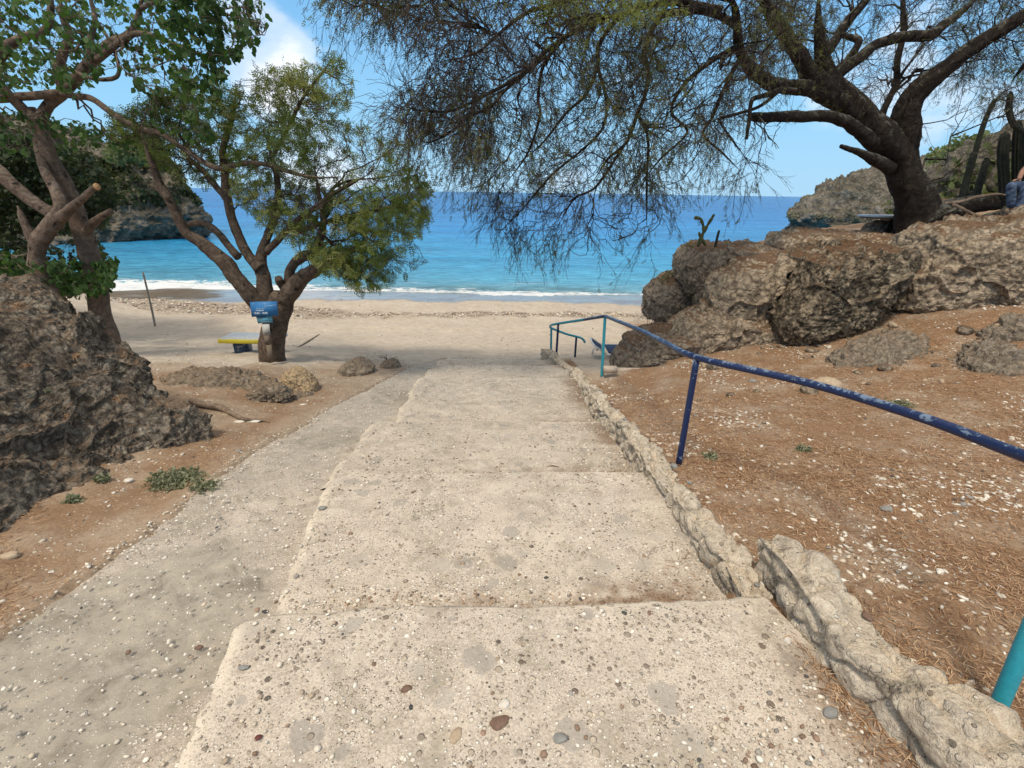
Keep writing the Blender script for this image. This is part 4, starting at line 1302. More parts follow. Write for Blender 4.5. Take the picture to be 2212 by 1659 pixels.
# on the steps: gathered behind each edge and along the kerb
x, y = pts(150000, -1.5, 1.25, .35, 8.0, lambda x, y: .06 + .55 * smooth(.2, 1.0, x) * dn(x, y, 2.5, 3) + .06 * dn(x, y, 3, 4) +
           .6 * smooth(.11, .0, np.abs(y - 1.70)) * smooth(-1.05, -.8, x) + .3 * smooth(.12, 0, np.abs(y - 2.93)) * smooth(-.2, .6, x) + .55 * smooth(.5, .75, x) * smooth(1.2, .8, y))
k = (x > np.array([XL(t) for t in y]) + .03) & (x < np.array([XR(t) for t in y]) - .03) & (rng.random(len(x)) < np.clip(2.0 / y, .15, 1))
x, y = x[k], y[k]
gravel('gravel', x, y, .0028 + .0105 * rng.random(len(x)) ** 3.0, (5, 5, 3.5, 2, 1.4, 1.2, .45, 1.8), 'loose pebbles scattered over the concrete steps', elong=(.5, .95))
x, y = pts(15000, -2.3, -.7, .35, 7.5, lambda x, y: .22 + .4 * dn(x, y, 2, 9) + .5 * smooth(-1.9, -2.15, x))
k = (x < np.array([XL(t) for t in y]) - .03) & (x > np.array([RL(t) for t in y]) - .03) & (rng.random(len(x)) < np.clip(2.0 / y, .12, 1))
x, y = x[k], y[k]
gravel('gravel', x, y, .004 + .008 * rng.random(len(x)) ** 2, (7, 5, 2, 1, 1.2, .3, .4, .3), 'white chips set in and lying on the ramp left of the steps', elong=(.5, .95), lift=.05)
x, y = pts(5200, -6.5, -2.0, 1.0, 8.5, lambda x, y: .12 + .5 * dn(x, y, 1.6, 13))
k = (x < np.array([RL(t) for t in y]))
x, y = x[k], y[k]
gravel('gravel', x, y, .006 + .016 * rng.random(len(x)) ** 3, (6, 4, 1.5, 1, .6, .3, .1, .2), 'scattered white chips on the brown ground below the karst boulder', elong=(.3, .8))
# rubble band on the beach
x, y = pts(19000, -16, 4, 14.2, 18.6)
ryv = 15.9 + .5 * np.sin(x * .33 + 1) + 1.1 * smooth(-4, -9, x) + .25 * fbm(np.stack([x * .9, y * .9, 0 * x], -1), 3, 21)
rwv = .6 + .9 * smooth(-3, -10, x)
k = rng.random(len(x)) < smooth(rwv, rwv * .3, np.abs(y - ryv)) * (.25 + .75 * dn(x, y, 1.2, 77, -.4, .3))
x, y = x[k], y[k]
gravel('gravel', x, y, .018 + .05 * rng.random(len(x)) ** 1.6, (1.5, 2, 3, 3.5, 2, 2.5, .5, 1), 'band of broken coral and weed washed up along the beach', elong=(.3, .8), lift=.1)
x, y = pts(3500, -9, 4, 9, 19, lambda x, y: .2 + .6 * dn(x, y, .8, 91, .1, .7))
gravel('gravel', x, y, .010 + .03 * rng.random(len(x)) ** 3, (2, 2, 3, 3, 1, 2, .5, 1), 'small bits of debris scattered over the open sand', elong=(.3, .8), lift=.1)


def litter_mesh(name, x, y, L, label, m=M_DRY, wd=.0014, curl=.28, up=.012, zfun=surf, cat='litter'):
    n = len(x)
    z = zfun(x, y)
    a = rng.random(n) * 2 * np.pi
    da = (rng.random(n) - .5) * 2 * curl
    k = 4
    pts_ = [np.stack([x, y, z + .002 + up * rng.random(n)], -1)]
    for s in range(1, k):
        aa = a + da * s
        zz = (rng.random(n) - .35) * up * .6
        pts_.append(pts_[-1] + np.stack([np.cos(aa) * L / 3, np.sin(aa) * L / 3, zz], -1))
    C = np.stack(pts_, 1)
    T = np.gradient(C, axis=1)
    S = np.cross(T, [0, 0, 1.0])
    S /= np.linalg.norm(S, axis=2)[..., None] + 1e-9
    ww = wd * (.6 + .9 * rng.random(n))[:, None, None] * np.array([.5, 1, 1, .4])[None, :, None]
    V = np.stack([C + S * ww, C - S * ww], 2).reshape(n, k * 2, 3)
    b = (np.arange(n) * k * 2)[:, None]
    q = np.stack([np.stack([b[:, 0] + s * 2, b[:, 0] + s * 2 + 1, b[:, 0] + s * 2 + 3, b[:, 0] + s * 2 + 2], -1) for s in range(k - 1)], 1).reshape(-1, 4)
    t = np.repeat(rng.random(n), k * 2)[:, None] * np.ones(3)
    return link(name, mesh(name, V.reshape(-1, 3), q, None, m, True, {'tint': t}), None, label, cat, kind='stuff')


x, y = pts(260000, 1.1, 7.8, .6, 7.8, lambda x, y: (.25 + .75 * dn(x, y, 1.7, 30, -.4, .3)) * np.clip(2.4 / np.maximum(y, 1), .2, 1))
k = (y < 6.8 + np.maximum(0, x - 2.4))
x, y = x[k], y[k]
litter_mesh('leaf_litter', x, y, .022 + .035 * rng.random(len(x)), 'dry brown needle like leaf litter covering the terrace right of the steps')
x, y = pts(34000, -6.5, -2.0, .9, 7.0, lambda x, y: dn(x, y, 1.3, 33, -.3, .3) * np.clip(3 / y, .2, 1) * (.4 + .6 * smooth(5, 3, y)))
k = (x < np.array([RL(t) for t in y]) + .04 * rng.random(len(x)))
x, y = x[k], y[k]
litter_mesh('leaf_litter', x, y, .022 + .035 * rng.random(len(x)), 'dry brown litter on the dirt left of the pebbled ramp')
x, y = pts(9000, -1.1, 1.1, 1.2, 5.8, lambda x, y: .9 * smooth(.07, .0, np.abs(y - 1.665)) * smooth(-1.0, -.7, x) * smooth(.8, .2, x) * dn(x, y, 4, 41, -.5, .3) +
           smooth(.72, .90, x) * smooth(.25, .0, np.minimum(np.abs(y - 1.9), np.minimum(np.abs(y - 3.3), np.abs(y - 5.0)) * .5)))
k = (x < np.array([XR(t) for t in y]) - .0)
x, y = x[k], y[k]
litter_mesh('leaf_litter', x, y, .018 + .03 * rng.random(len(x)), 'wisps of brown litter caught in the corners of the steps')


# ------------------------------------------------------------------ rubble kerbs
def kerb(ctr, wid, hgt, base_z, y0, y1, label, seed, cell=7.0, disp=.035, n=260):
    yy = np.linspace(y0, y1, n)
    prof = []
    for t in np.linspace(0, 1, 26):
        prof.append((-1, -1 + 2 * t))
    for t in np.linspace(-1, 1, 22)[1:-1]:
        prof.append((t, 1.0 + .05 * (1 - t * t)))
    for t in np.linspace(1, 0, 22):
        prof.append((1, -1 + 2 * t))
    prof = np.array(prof)
    cx = np.array([ctr(t) for t in yy])
    wz = np.array([wid(t) for t in yy])
    hz = np.array([hgt(t) for t in yy])
    bz = np.array([base_z(t) for t in yy])
    X_ = cx[:, None] + wz[:, None] * .5 * prof[None, :, 0]
    Z_ = bz[:, None] + hz[:, None] * .5 * (prof[None, :, 1] + 1)
    Z_ = np.where(prof[None, :, 1] < -.9, Z_ - .12, Z_)
    Y_ = np.repeat(yy[:, None], len(prof), 1)
    endt = np.minimum((Y_ - y0), (y1 - Y_))
    shrink = smooth(0, .06, endt)
    X_ = cx[:, None] + (X_ - cx[:, None]) * (.25 + .75 * shrink)
    Z_ = bz[:, None] + (Z_ - bz[:, None]) * (.4 + .6 * shrink)
    v = np.stack([X_, Y_, Z_], -1)
    nm = np.cross(np.gradient(v, axis=0), np.gradient(v, axis=1))
    nm /= np.linalg.norm(nm, axis=2)[..., None] + 1e-9
    cc = (v[n // 2, 36] - v[n // 2, :].mean(0))
    if np.dot(nm[n // 2, 36], cc) < 0:
        nm = -nm
    d1, d2, idv = worley(v * np.array([cell, cell * .75, cell]) + .3 * fbm(v * 9, 2, seed)[..., None], seed)
    d = disp * (1.5 * np.minimum(smooth(0, .38, d2 - d1), 1) - 1.0 + (idv - .5) * .9) + disp * .35 * fbm(v * 22, 3, seed + 3) + .02 * fbm(v * 3, 2, seed + 6)
    v = v + nm * d[..., None]
    mcols = len(prof)
    i = (np.arange(n - 1)[:, None] * mcols + np.arange(mcols - 1)[None]).ravel()
    q = np.stack([i, i + 1, i + mcols + 1, i + mcols], -1)
    V = v.reshape(-1, 3)
    c = np.array([V[:, 0].mean(), V[:, 1].mean(), V[:, 2].min()])
    t = []
    for base in (0, (n - 1) * mcols):
        cidx = len(V)
        V = np.vstack([V, V[base:base + mcols].mean(0)])
        for k in range(mcols - 1):
            t.append((cidx, base + k, base + k + 1))
    o = link('stone_kerb', mesh('stone_kerb', V - c, q, t, M_KERB), None, label, 'kerb', 'rubble kerbs along the right side of the steps')
    o.location = tuple(c)
    return o


top1 = lambda y: float(np.interp(y, [1.5, 2.0, 3.0, 4.5, 6.0, 6.9], [-.02, -.03, -.10, -.36, -.70, -.84]))
bot1 = lambda y: float(np.interp(y, [1.5, 2.9, 4.2, 6.1, 6.9], [-.2, -.3, -.55, -.85, -1.0]))
kerb(lambda y: float(np.interp(y, [1.5, 2.2, 2.9, 4, 6.9], [1.09, 1.05, 1.00, .94, .92])), lambda y: float(np.interp(y, [1.5, 2.6, 2.9, 3.2, 6.9], [.13, .15, .19, .14, .15])),
     lambda y: top1(y) - bot1(y) + .02 * math.sin(y * 4) + .012 * math.sin(y * 11), bot1, 1.56, 6.75, 'long narrow rubble kerb running down beside the steps to the turquoise post', 5, 10, .017, 1500)
kerb(lambda y: float(np.interp(y, [.7, .95, 1.25, 1.8], [1.44, 1.37, 1.25, 1.22])), lambda y: float(np.interp(y, [.7, 1.0, 1.8], [.25, .22, .18])),
     lambda y: .27 + .02 * math.sin(y * 9), lambda y: -.10, .78, 1.85, 'short thick kerb of cracked mortared stones nearest the camera', 8, 7.0, .019, 520)
kerb(lambda y: float(np.interp(y, [6.9, 7.5, 8.6], [.90, .78, .58])), lambda y: .16, lambda y: .22, lambda y: float(np.interp(y, [6.9, 8.6], [-1.10, -1.30])), 6.95, 8.5,
     'lowest rubble kerb at the foot of the steps under the curved rail end', 15, 9, .016, 360)


kerbs = [o for o in COL.objects if o.name.startswith('stone_kerb')]
bpy.context.view_layer.update()
for q_, (ko, fx_, ylo, yhi, n_st) in enumerate(((kerbs[0], lambda t: float(np.interp(t, [1.5, 2.2, 2.9, 4, 6.9], [1.14, 1.10, 1.12, 1.0, .98])), 1.62, 6.3, 30),
                                           (kerbs[1], lambda t: float(np.interp(t, [.7, .95, 1.25, 1.8], [1.50, 1.44, 1.33, 1.26])), .85, 1.7, 6))):
    for k_ in range(n_st):
        t = ylo + (yhi - ylo) * (k_ + .6 * rng.random()) / n_st
        a = .013 + .015 * rng.random()
        mm = (M_SG, M_ST, M_ST, M_SB, M_SG, M_ST)[int(rng.integers(0, 6))]
        so_ = link('set_stone', blob_mesh(a, a * .75, a * .5, 900 + k_ + 50 * q_, mm, 2))
        so_.location = (fx_(t) - .03 + .05 * rng.random(), t, (top1(t) if q_ == 0 else .155) + .004)
        so_.rotation_euler = (0, 0, rng.random() * 3)
        so_.parent = ko
        so_.matrix_parent_inverse = ko.matrix_world.inverted()


# ------------------------------------------------------------------ handrail
def P2(px, py, y):
    return W(np.array(float(px)), np.array(float(py)), y)


rail_pts = [(2700, 1150, .80), (2212, 985, 1.42), (1985, 900, 1.85), (1740, 826, 2.40), (1505, 772, 2.97), (1440, 742, 3.7), (1380, 712, 4.8), (1307, 683, 6.70)]
hr = empty('handrail', (1.3, 3, -.3), 'long pipe handrail beside the steps, chipped navy blue with turquoise posts and far end', 'handrail')
C1 = catmull(np.array([P2(*q) for q in rail_pts]), 14)
v, q, t = tube(C1, .021 + 0 * C1[:, 0], 16)
link('top_rail', mesh('top_rail', v, q, t, M_NAVY), hr, label='chipped navy top rail')
C2 = np.array([P2(1307, 683, 6.70), P2(1282, 687, 7.05), P2(1262, 690.5, 7.4)])
v, q, t = tube(catmull(C2, 6), .021, 12)
link('top_rail', mesh('top_rail', v, q, t, M_NAVY), hr, label='short navy length of rail past the peak')
C3 = np.array([P2(1262, 690.5, 7.4), P2(1225, 696, 7.9), P2(1200, 700, 8.3), P2(1190, 703, 8.55), P2(1190, 708, 8.75), P2(1205, 714.5, 8.8), P2(1225, 722, 8.85), P2(1245, 727, 8.9), P2(1257, 731, 8.9), P2(1264, 740, 8.9)])
v, q, t = tube(catmull(C3, 8), .021, 12)
link('top_rail', mesh('top_rail', v, q, t, M_TURQ), hr, label='turquoise hooked far end of the rail')


def post(top, bot, yt, yb, m, r=.021, lb=None, sag=.06):
    a, b = P2(*top, yt), P2(*bot, yb)
    L = np.array([a + (b - a) * s for s in np.linspace(0, 1, 10)] + [b + (b - a) / np.linalg.norm(b - a) * sag])
    v, q, t = tube(L, r, 14)
    o = link('post', mesh('post', v, q, t, m), hr, label=lb)
    # weld collar
    a2 = a + (b - a) / np.linalg.norm(b - a) * .015
    return o


post((1505, 776), (1468, 990), 2.97, 2.97, M_NAVY, .021, 'navy post standing on the terrace')
post((1307, 686), (1300, 808), 6.70, 6.70, M_TURQ, .021, 'turquoise post at the peak of the rail')
post((1206, 700), (1201, 778), 8.15, 8.15, M_NAVY, .02, 'navy post on the lowest kerb')
post((1191, 708), (1190, 768), 8.62, 8.62, M_TURQ, .02, 'thin turquoise post at the bend')
post((1245, 728), (1241, 786), 8.9, 8.9, M_NAVY, .02, 'short navy post below the hook')
# nearest post: foot in view, top joins the rail beyond the frame
foot = WZ(np.array(2155.), np.array(1530.), .04)
tp = C1[int(14 * .62)]
L = np.array([tp + (foot - tp) * s for s in np.linspace(0, 1.08, 14)])
v, q, t = tube(L, .0235, 20)
link('post', mesh('post', v, q, t, M_TURQ), hr, label='thick turquoise post nearest the camera')


# ------------------------------------------------------------------ trees
class Tree:
    def __init__(s, name, root, label, m_trunk, m_twig, cat='tree', group=None):
        s.e = empty(name, root, label, cat, group)
        s.mt, s.mw = m_trunk, m_twig
        s.trunk = MB()
        s.branch = MB()
        s.tw = MB()
        s.pos, s.dir, s.rad, s.pl = [], [], [], []
        s.ends = []

    def P(s):
        return np.concatenate(s.pos), np.concatenate(s.dir), np.concatenate(s.rad), np.concatenate(s.pl)

    def limb(s, pts_, yr, pl0=0.0, sides=14, rough=.10, ridge=0.0, seed=0, nodes=True, ext=None, piece=True, radp=.84):
        """pts_: (px, py, radius in photo pixels) at distance y0..y1"""
        n = len(pts_)
        yy = np.interp(np.linspace(0, 1, n), np.linspace(0, 1, len(yr)), yr)
        C = np.array([P2(a, b, yv) for (a, b, r), yv in zip(pts_, yy)])
        dep = np.array([np.linalg.norm(c - O) for c in C])
        dd = dirs(np.array([p[0] for p in pts_], float), np.array([p[1] for p in pts_], float))
        depth = yy / dd[:, 1]
        r = np.array([p[2] for p in pts_], float) / FPX * depth * radp
        Cs = catmull(C, 8)
        rs = np.interp(np.linspace(0, n - 1, len(Cs)), np.arange(n), r)
        wob = .25 * rs[:, None] * np.stack([vnoise(Cs * 3 + 7, seed), vnoise(Cs * 3 + 31, seed + 1), vnoise(Cs * 3 + 57, seed + 2)], -1)
        wob[0] = 0
        Cs = Cs + wob
        if nodes and pts_[-1][2] < 12 and pts_[-1][:2] != (1628, 250):
            rs = rs * (1 - .7 * smooth(.82, 1.0, np.linspace(0, 1, len(rs))))
        v, q, t = tube(Cs, rs, sides, rough, True, seed, ridge)
        (s.trunk if piece else s.branch).add(v, q, t)
        if nodes:
            T = np.gradient(Cs, axis=0)
            T /= np.linalg.norm(T, axis=1)[:, None] + 1e-9
            L = pl0 + np.r_[0, np.cumsum(np.linalg.norm(np.diff(Cs, axis=0), axis=1))]
            k = slice(3, None)
            s.pos.append(Cs[k]); s.dir.append(T[k]); s.rad.append(rs[k]); s.pl.append(L[k])
        return Cs, rs

    def stage(s, targets, rmax, r1, k=8, alpha=.3, wig=.06, droop=0.0, sides=5, where='branch', nodes=True, maxlen=9.0, batches=3, minr=0.0, follow=.35, fac=.55):
        for part in np.array_split(targets, batches):
            if not len(part):
                continue
            P, D, Rr, L = s.P()
            ok = Rr > minr
            P, D, Rr, L = P[ok], D[ok], Rr[ok], L[ok]
            idx = np.zeros(len(part), int)
            dist = np.zeros(len(part))
            P32, D32 = P.astype(np.float32), D.astype(np.float32)
            PP, PD, aL = (P32 ** 2).sum(1), (P32 * D32).sum(1), (alpha * L).astype(np.float32)
            for c0 in range(0, len(part), 400):
                tt = part[c0:c0 + 400]
                d = np.sqrt(np.maximum((tt ** 2).sum(1)[:, None] + PP[None] - 2 * tt.astype(np.float32) @ P32.T, 1e-6))
                cost = d * 1.25 + aL[None] - .25 * (tt.astype(np.float32) @ D32.T - PD[None])
                j = cost.argmin(1)
                idx[c0:c0 + 400] = j
                dist[c0:c0 + 400] = d[np.arange(len(tt)), j]
            keep = (dist > .03) & (dist < maxlen)
            part, idx, dist = part[keep], idx[keep], dist[keep]
            if not len(part):
                continue
            p0, t0 = P[idx], D[idx]
            n = len(part)
            rnd = rng.normal(size=(n, 3))
            p1 = p0 + t0 * (dist * follow)[:, None] + rnd * (dist * .10)[:, None]
            p2 = part + (p0 - part) * .35 + rng.normal(size=(n, 3)) * (dist * .12)[:, None] + np.array([0, 0, 1]) * (dist * droop)[:, None]
            t = np.linspace(0, 1, k)[None, :, None]
            C = (1 - t) ** 3 * p0[:, None] + 3 * (1 - t) ** 2 * t * p1[:, None] + 3 * (1 - t) * t ** 2 * p2[:, None] + t ** 3 * part[:, None]
            wn = rng.normal(size=C.shape) * (dist * wig / 3)[:, None, None] * np.sin(np.pi * np.minimum(t, .98))
            C = C + wn
            ra = np.minimum(Rr[idx] * fac, rmax * np.clip((dist / dist.mean()) ** .5, .6, 1.6))
            ra = np.maximum(ra, r1)
            tt = np.linspace(0, 1, k)[None]
            r = ra[:, None] + (r1 - ra[:, None]) * tt ** .8
            v, q = batch_tubes(C, r, sides)
            (s.branch if where == 'branch' else s.tw).add(v, q)
            if nodes:
                T = np.gradient(C, axis=1)
                T /= np.linalg.norm(T, axis=2)[..., None] + 1e-9
                seg = np.cumsum(np.linalg.norm(np.diff(C, axis=1), axis=2), axis=1)
                LL = L[idx][:, None] + np.concatenate([np.zeros((n, 1)), seg], 1)
                s.pos.append(C[:, 1:].reshape(-1, 3)); s.dir.append(T[:, 1:].reshape(-1, 3))
                s.rad.append(r[:, 1:].ravel()); s.pl.append(LL[:, 1:].ravel())
            s.last = C
            s.ends.append((C, r))

    def spray(s, curves, n, L, r0, r1, k=6, down=.35, spread=.45, lo=.15, wig=.07, curl=.25, keep=None):
        p, d = along(curves, n, lo, 1.0)
        if keep is not None:
            q = rng.random(len(p)) < keep(p)
            p, d = p[q], d[q]
        n = len(p)
        dr = d + rng.normal(size=(n, 3)) * spread + np.array([0, 0, -down])
        dr /= np.linalg.norm(dr, axis=1)[:, None]
        Ls = L * (.35 + 1.1 * rng.random(n))
        t = np.linspace(0, 1, k)[None, :, None]
        bend = rng.normal(size=(n, 3)) * .35 + np.array([0, 0, -.7])
        C = p[:, None] + dr[:, None] * (Ls[:, None, None] * t) + bend[:, None] * (Ls[:, None, None] * t ** 2 * curl)
        nz_ = rng.normal(size=C.shape) * (Ls * wig)[:, None, None]
        nz_[:, 0] = 0
        C = C + nz_ * .5
        tt = np.linspace(0, 1, k)[None]
        r = (r0 + (r1 - r0) * tt) * (.7 + .6 * rng.random((n, 1)))
        v, q = batch_tubes(C, r, 3)
        s.tw.add(v, q)
        s.ends.append((C, r))
        return (C, r)

    def fin(s, leaf_me=None, branch_name='branches', twig_name='twigs'):
        bpy.context.view_layer.update()
        link('trunk', s.trunk.me('trunk', s.mt), s.e)
        if s.branch.n:
            link(branch_name, s.branch.me(branch_name, s.mt), s.e)
        if s.tw.n:
            link(twig_name, s.tw.me(twig_name, s.mw), s.e)
        if leaf_me is not None:
            link('crown', leaf_me, s.e)


def leaves_pinnate(pos, dr, L, wl, pairs, m, hang=.3, tint=None, name='crown'):
    """feathery compound leaves: pairs of leaflets along a short stalk"""
    n = len(pos)
    d = dr + rng.normal(size=(n, 3)) * .7 + np.array([0, 0, -hang])
    d /= np.linalg.norm(d, axis=1)[:, None]
    up = rng.normal(size=(n, 3)) * .5 + np.array([0, 0, 1])
    sd = np.cross(d, up)
    sd /= np.linalg.norm(sd, axis=1)[:, None] + 1e-9
    nn = np.cross(sd, d)
    Ls = L * (.6 + .8 * rng.random(n))
    V, k = [], 0
    for i in range(pairs):
        f = (i + .6) / pairs
        b = pos + d * (Ls * f)[:, None]
        ln = Ls * wl * (1 - .45 * abs(f - .45) * 2)
        for sg in (-1, 1):
            tip = b + sd * (sg * ln)[:, None] + d * (ln * .35)[:, None] + nn * (ln * (rng.random(n) - .6) * .5)[:, None]
            h = d * (Ls / pairs * .36)[:, None]
            mid = (b + tip) / 2
            V += [b, mid - h, tip, mid + h]
            k += 1
    V = np.stack(V, 1)
    q = (np.arange(n * k) * 4)[:, None] + np.arange(4)[None]
    tt = rng.random(n) if tint is None else tint
    tn = np.repeat(np.clip(tt + .12 * rng.normal(size=n), 0, 1), k * 4)[:, None] * np.ones(3)
    return mesh(name, V.reshape(-1, 3), q, None, m, False, {'tint': tn})


def leaves_broad(pos, L, wr, m, tint=None, hang=.9, name='crown'):
    n = len(pos)
    d = rng.normal(size=(n, 3)) * .55 + np.array([0, 0, -hang])
    d /= np.linalg.norm(d, axis=1)[:, None]
    up = rng.normal(size=(n, 3))
    sd = np.cross(d, up)
    sd /= np.linalg.norm(sd, axis=1)[:, None] + 1e-9
    nn = np.cross(sd, d)
    Ls = (L * (.55 + .9 * rng.random(n)))[:, None]
    w_ = Ls * wr
    fold = .35 * rng.random((n, 1)) * w_
    b = pos
    V = np.stack([b, b + d * Ls * .35 + sd * w_ + nn * fold, b + d * Ls * .75 + sd * w_ * .7 + nn * fold, b + d * Ls * 1.05 + nn * Ls * .1 * rng.normal(size=(n, 1)),
                  b + d * Ls * .75 - sd * w_ * .7 + nn * fold, b + d * Ls * .35 - sd * w_ + nn * fold, b + d * Ls * .5], 1)
    i = (np.arange(n) * 7)[:, None]
    q = np.concatenate([i + np.array([0, 1, 2, 6])[None], i + np.array([6, 2, 3, 4])[None], i + np.array([0, 6, 4, 5])[None]], 0)
    tt = rng.random(n) if tint is None else tint
    tn = np.repeat(np.clip(tt + .12 * rng.normal(size=n), 0, 1), 7)[:, None] * np.ones(3)
    return mesh(name, V.reshape(-1, 3), q, None, m, False, {'tint': tn})


def along(curves, n, lo=.3, hi=1.0, jit=.0):
    """n points on the given curves with their directions"""
    tot = sum(len(c) for c, r in curves)
    pp, dd = [], []
    for C, r in curves:
        m_ = int(round(n * len(C) / tot))
        i = rng.integers(0, len(C), m_)
        t = (lo + (hi - lo) * rng.random(m_)) * (C.shape[1] - 1)
        a = np.minimum(t.astype(int), C.shape[1] - 2)
        f = (t - a)[:, None]
        pp.append(C[i, a] * (1 - f) + C[i, a + 1] * f)
        dd.append(C[i, a + 1] - C[i, a])
    p, d = np.concatenate(pp), np.concatenate(dd)
    d = d / (np.linalg.norm(d, axis=1)[:, None] + 1e-9)
    if jit:
        p = p + rng.normal(size=p.shape) * jit
    return p, d


def clump_tint(p, s=1.2, seed=3, amp=.45):
    return np.clip(.5 + amp * fbm(p * s, 3, seed), 0, 1)


# --- the tree with the signs
tB = Tree('sign_tree', P2(597, 815, 7.2), 'feathery green tree with blue signs on its forked trunk, left of the steps', M_BARKM, M_TWIG, 'tree')
YB = 7.2
tB.limb([(594, 835, 44), (594, 812, 36), (590, 780, 30), (590, 740, 30), (596, 700, 28), (603, 665, 31), (612, 640, 28)], [YB], sides=28, ridge=.06, rough=.06, seed=1)
tB.limb([(592, 700, 20), (570, 668, 22), (545, 640, 20), (510, 602, 19), (480, 560, 18), (440, 525, 15), (405, 505, 12), (385, 470, 11), (365, 430, 10), (345, 395, 9.5), (332, 360, 8), (318, 325, 7), (311, 303, 5)], [YB, YB - .3, YB - .5], pl0=.6, sides=18, ridge=.05, seed=2)
tB.limb([(590, 680, 18), (575, 640, 20), (568, 600, 17), (562, 570, 15), (572, 530, 11), (590, 480, 9), (600, 430, 8), (598, 380, 7), (585, 330, 6), (570, 280, 5)], [YB, YB + .3], pl0=.6, sides=16, ridge=.05, seed=3)
tB.limb([(562, 580, 14), (540, 555, 12), (520, 520, 11), (500, 470, 11), (490, 420, 10), (487, 370, 9), (480, 330, 8), (490, 290, 6), (505, 240, 5), (510, 190, 4)], [YB, YB + .2], pl0=1.1, sides=14, ridge=.05, seed=4)
tB.limb([(515, 555, 11), (485, 520, 9), (455, 490, 9), (425, 480, 8), (390, 490, 6)], [YB + .1, YB + .5], pl0=1.2, sides=12, seed=5)
tB.limb([(490, 430, 8), (460, 395, 8), (440, 370, 7), (415, 350, 6), (395, 330, 5)], [YB + .1, YB + .4], pl0=1.6, sides=12, seed=6)
tB.limb([(607, 665, 22), (628, 632, 22), (650, 607, 19), (670, 590, 16), (692, 575, 14), (720, 560, 10), (760, 540, 7), (800, 515, 5)], [YB, YB - .5], pl0=.7, sides=16, ridge=.05, seed=7)
tB.limb([(630, 632, 15), (626, 600, 13), (632, 575, 11), (650, 558, 12), (675, 548, 11), (690, 520, 9), (700, 470, 7), (690, 420, 6), (680, 360, 5)], [YB, YB + .1], pl0=.9, sides=14, ridge=.05, seed=8)
tB.limb([(625, 640, 12), (614, 622, 10), (606, 610, 10), (604, 602, 9)], [YB, YB - .15], pl0=.8, sides=12, seed=9, nodes=False)
tB.limb([(575, 545, 9), (640, 480, 8), (720, 420, 6), (790, 380, 4)], [YB, YB - .3], pl0=1.3, sides=10, seed=10)
tB.limb([(640, 500, 7), (740, 470, 6), (830, 450, 4), (890, 440, 3)], [YB, YB - .4], pl0=1.6, sides=10, seed=11)
tB.limb([(588, 340, 5), (620, 280, 5), (655, 210, 4), (690, 165, 3), (722, 120, 2)], [YB, YB], pl0=2.4, sides=8, seed=12)
tB.limb([(365, 430, 8), (345, 412, 7), (325, 400, 5)], [YB - .4, YB - .4], pl0=1.9, sides=10, seed=13, nodes=False)
B_main = [(540, 290), (620, 250), (700, 260), (790, 270), (860, 300), (905, 350), (930, 410), (930, 470), (900, 520), (850, 560), (760, 600), (700, 590), (600, 510), (540, 460), (480, 430), (500, 340)]
B_top = [(500, 180), (560, 150), (640, 130), (700, 140), (735, 110), (750, 170), (790, 180), (740, 240), (660, 260), (600, 280), (520, 290)]
B_left = [(240, 240), (330, 200), (450, 180), (520, 200), (520, 330), (450, 400), (330, 360), (300, 320), (230, 290)]
B_hang = [(680, 540), (760, 530), (880, 540), (930, 560), (880, 600), (780, 640), (720, 600)]
tg = np.vstack([sample_vol(B_main, YB - 1.1, YB + 1.1, 70), sample_vol(B_top, YB - .5, YB + .7, 14), sample_vol(B_left, YB - .5, YB + .8, 20)])
tB.stage(tg, .022, .006, 10, .25, .10, 0, 6, batches=2)
tg = np.vstack([sample_vol(B_main, YB - 1.3, YB + 1.2, 330), sample_vol(B_top, YB - .6, YB + .7, 90), sample_vol(B_left, YB - .5, YB + .8, 110), sample_vol(B_hang, YB - 1.0, YB + .3, 40)])
tB.stage(tg, .010, .003, 8, .2, .10, .04, 4, batches=3)
nE = len(tB.ends)
tg = np.vstack([sample_vol(B_main, YB - 1.4, YB + 1.3, 2500), sample_vol(B_top, YB - .6, YB + .8, 520), sample_vol(B_left, YB - .6, YB + .8, 900), sample_vol(B_hang, YB - 1.1, YB + .4, 300)])
tB.stage(tg, .0058, .0022, 6, .12, .12, .06, 3, where='tw', batches=3, maxlen=.8)
p, d = along(tB.ends[nE:], 24000, .25, 1.0)
dens_ = fbm(p * 1.6, 3, 7)
k = rng.random(len(p)) < np.clip(.42 + 1.5 * dens_ + .4 * fbm(p * .8, 2, 19), .03, 1)
p, d = p[k], d[k]
tB.fin(leaves_pinnate(p, d, .105, .34, 5, M_LEAFB, .25, clump_tint(p, 1.5, 4, .5)))

# --- the smooth brown tree at the left edge
YA = 7.6
tA = Tree('broad_leaved_tree', P2(245, 800, YA), 'smooth brown tree with crossing limbs and broad green leaves at the left edge', M_BARKL, M_TWIGL, 'tree')
tA.limb([(252, 830, 34), (246, 790, 24), (236, 735, 24), (223, 690, 23), (212, 645, 23), (203, 593, 23), (192, 540, 22), (182, 500, 22), (168, 465, 19), (150, 415, 17), (123, 366, 17), (97, 310, 18), (75, 262, 19), (60, 238, 18)], [YA], sides=28, rough=.05, seed=21)
tA.limb([(72, 262, 15), (48, 232, 13), (15, 200, 12), (-30, 150, 11), (-90, 80, 10)], [YA, YA - .3], pl0=2.6, sides=16, rough=.05, seed=22)
tA.limb([(85, 262, 14), (105, 225, 13), (135, 200, 13), (165, 168, 13), (195, 132, 13), (235, 100, 12), (278, 78, 10), (298, 45, 8), (303, 10, 7), (320, -40, 6)], [YA, YA - .2], pl0=2.6, sides=16, rough=.05, seed=23)
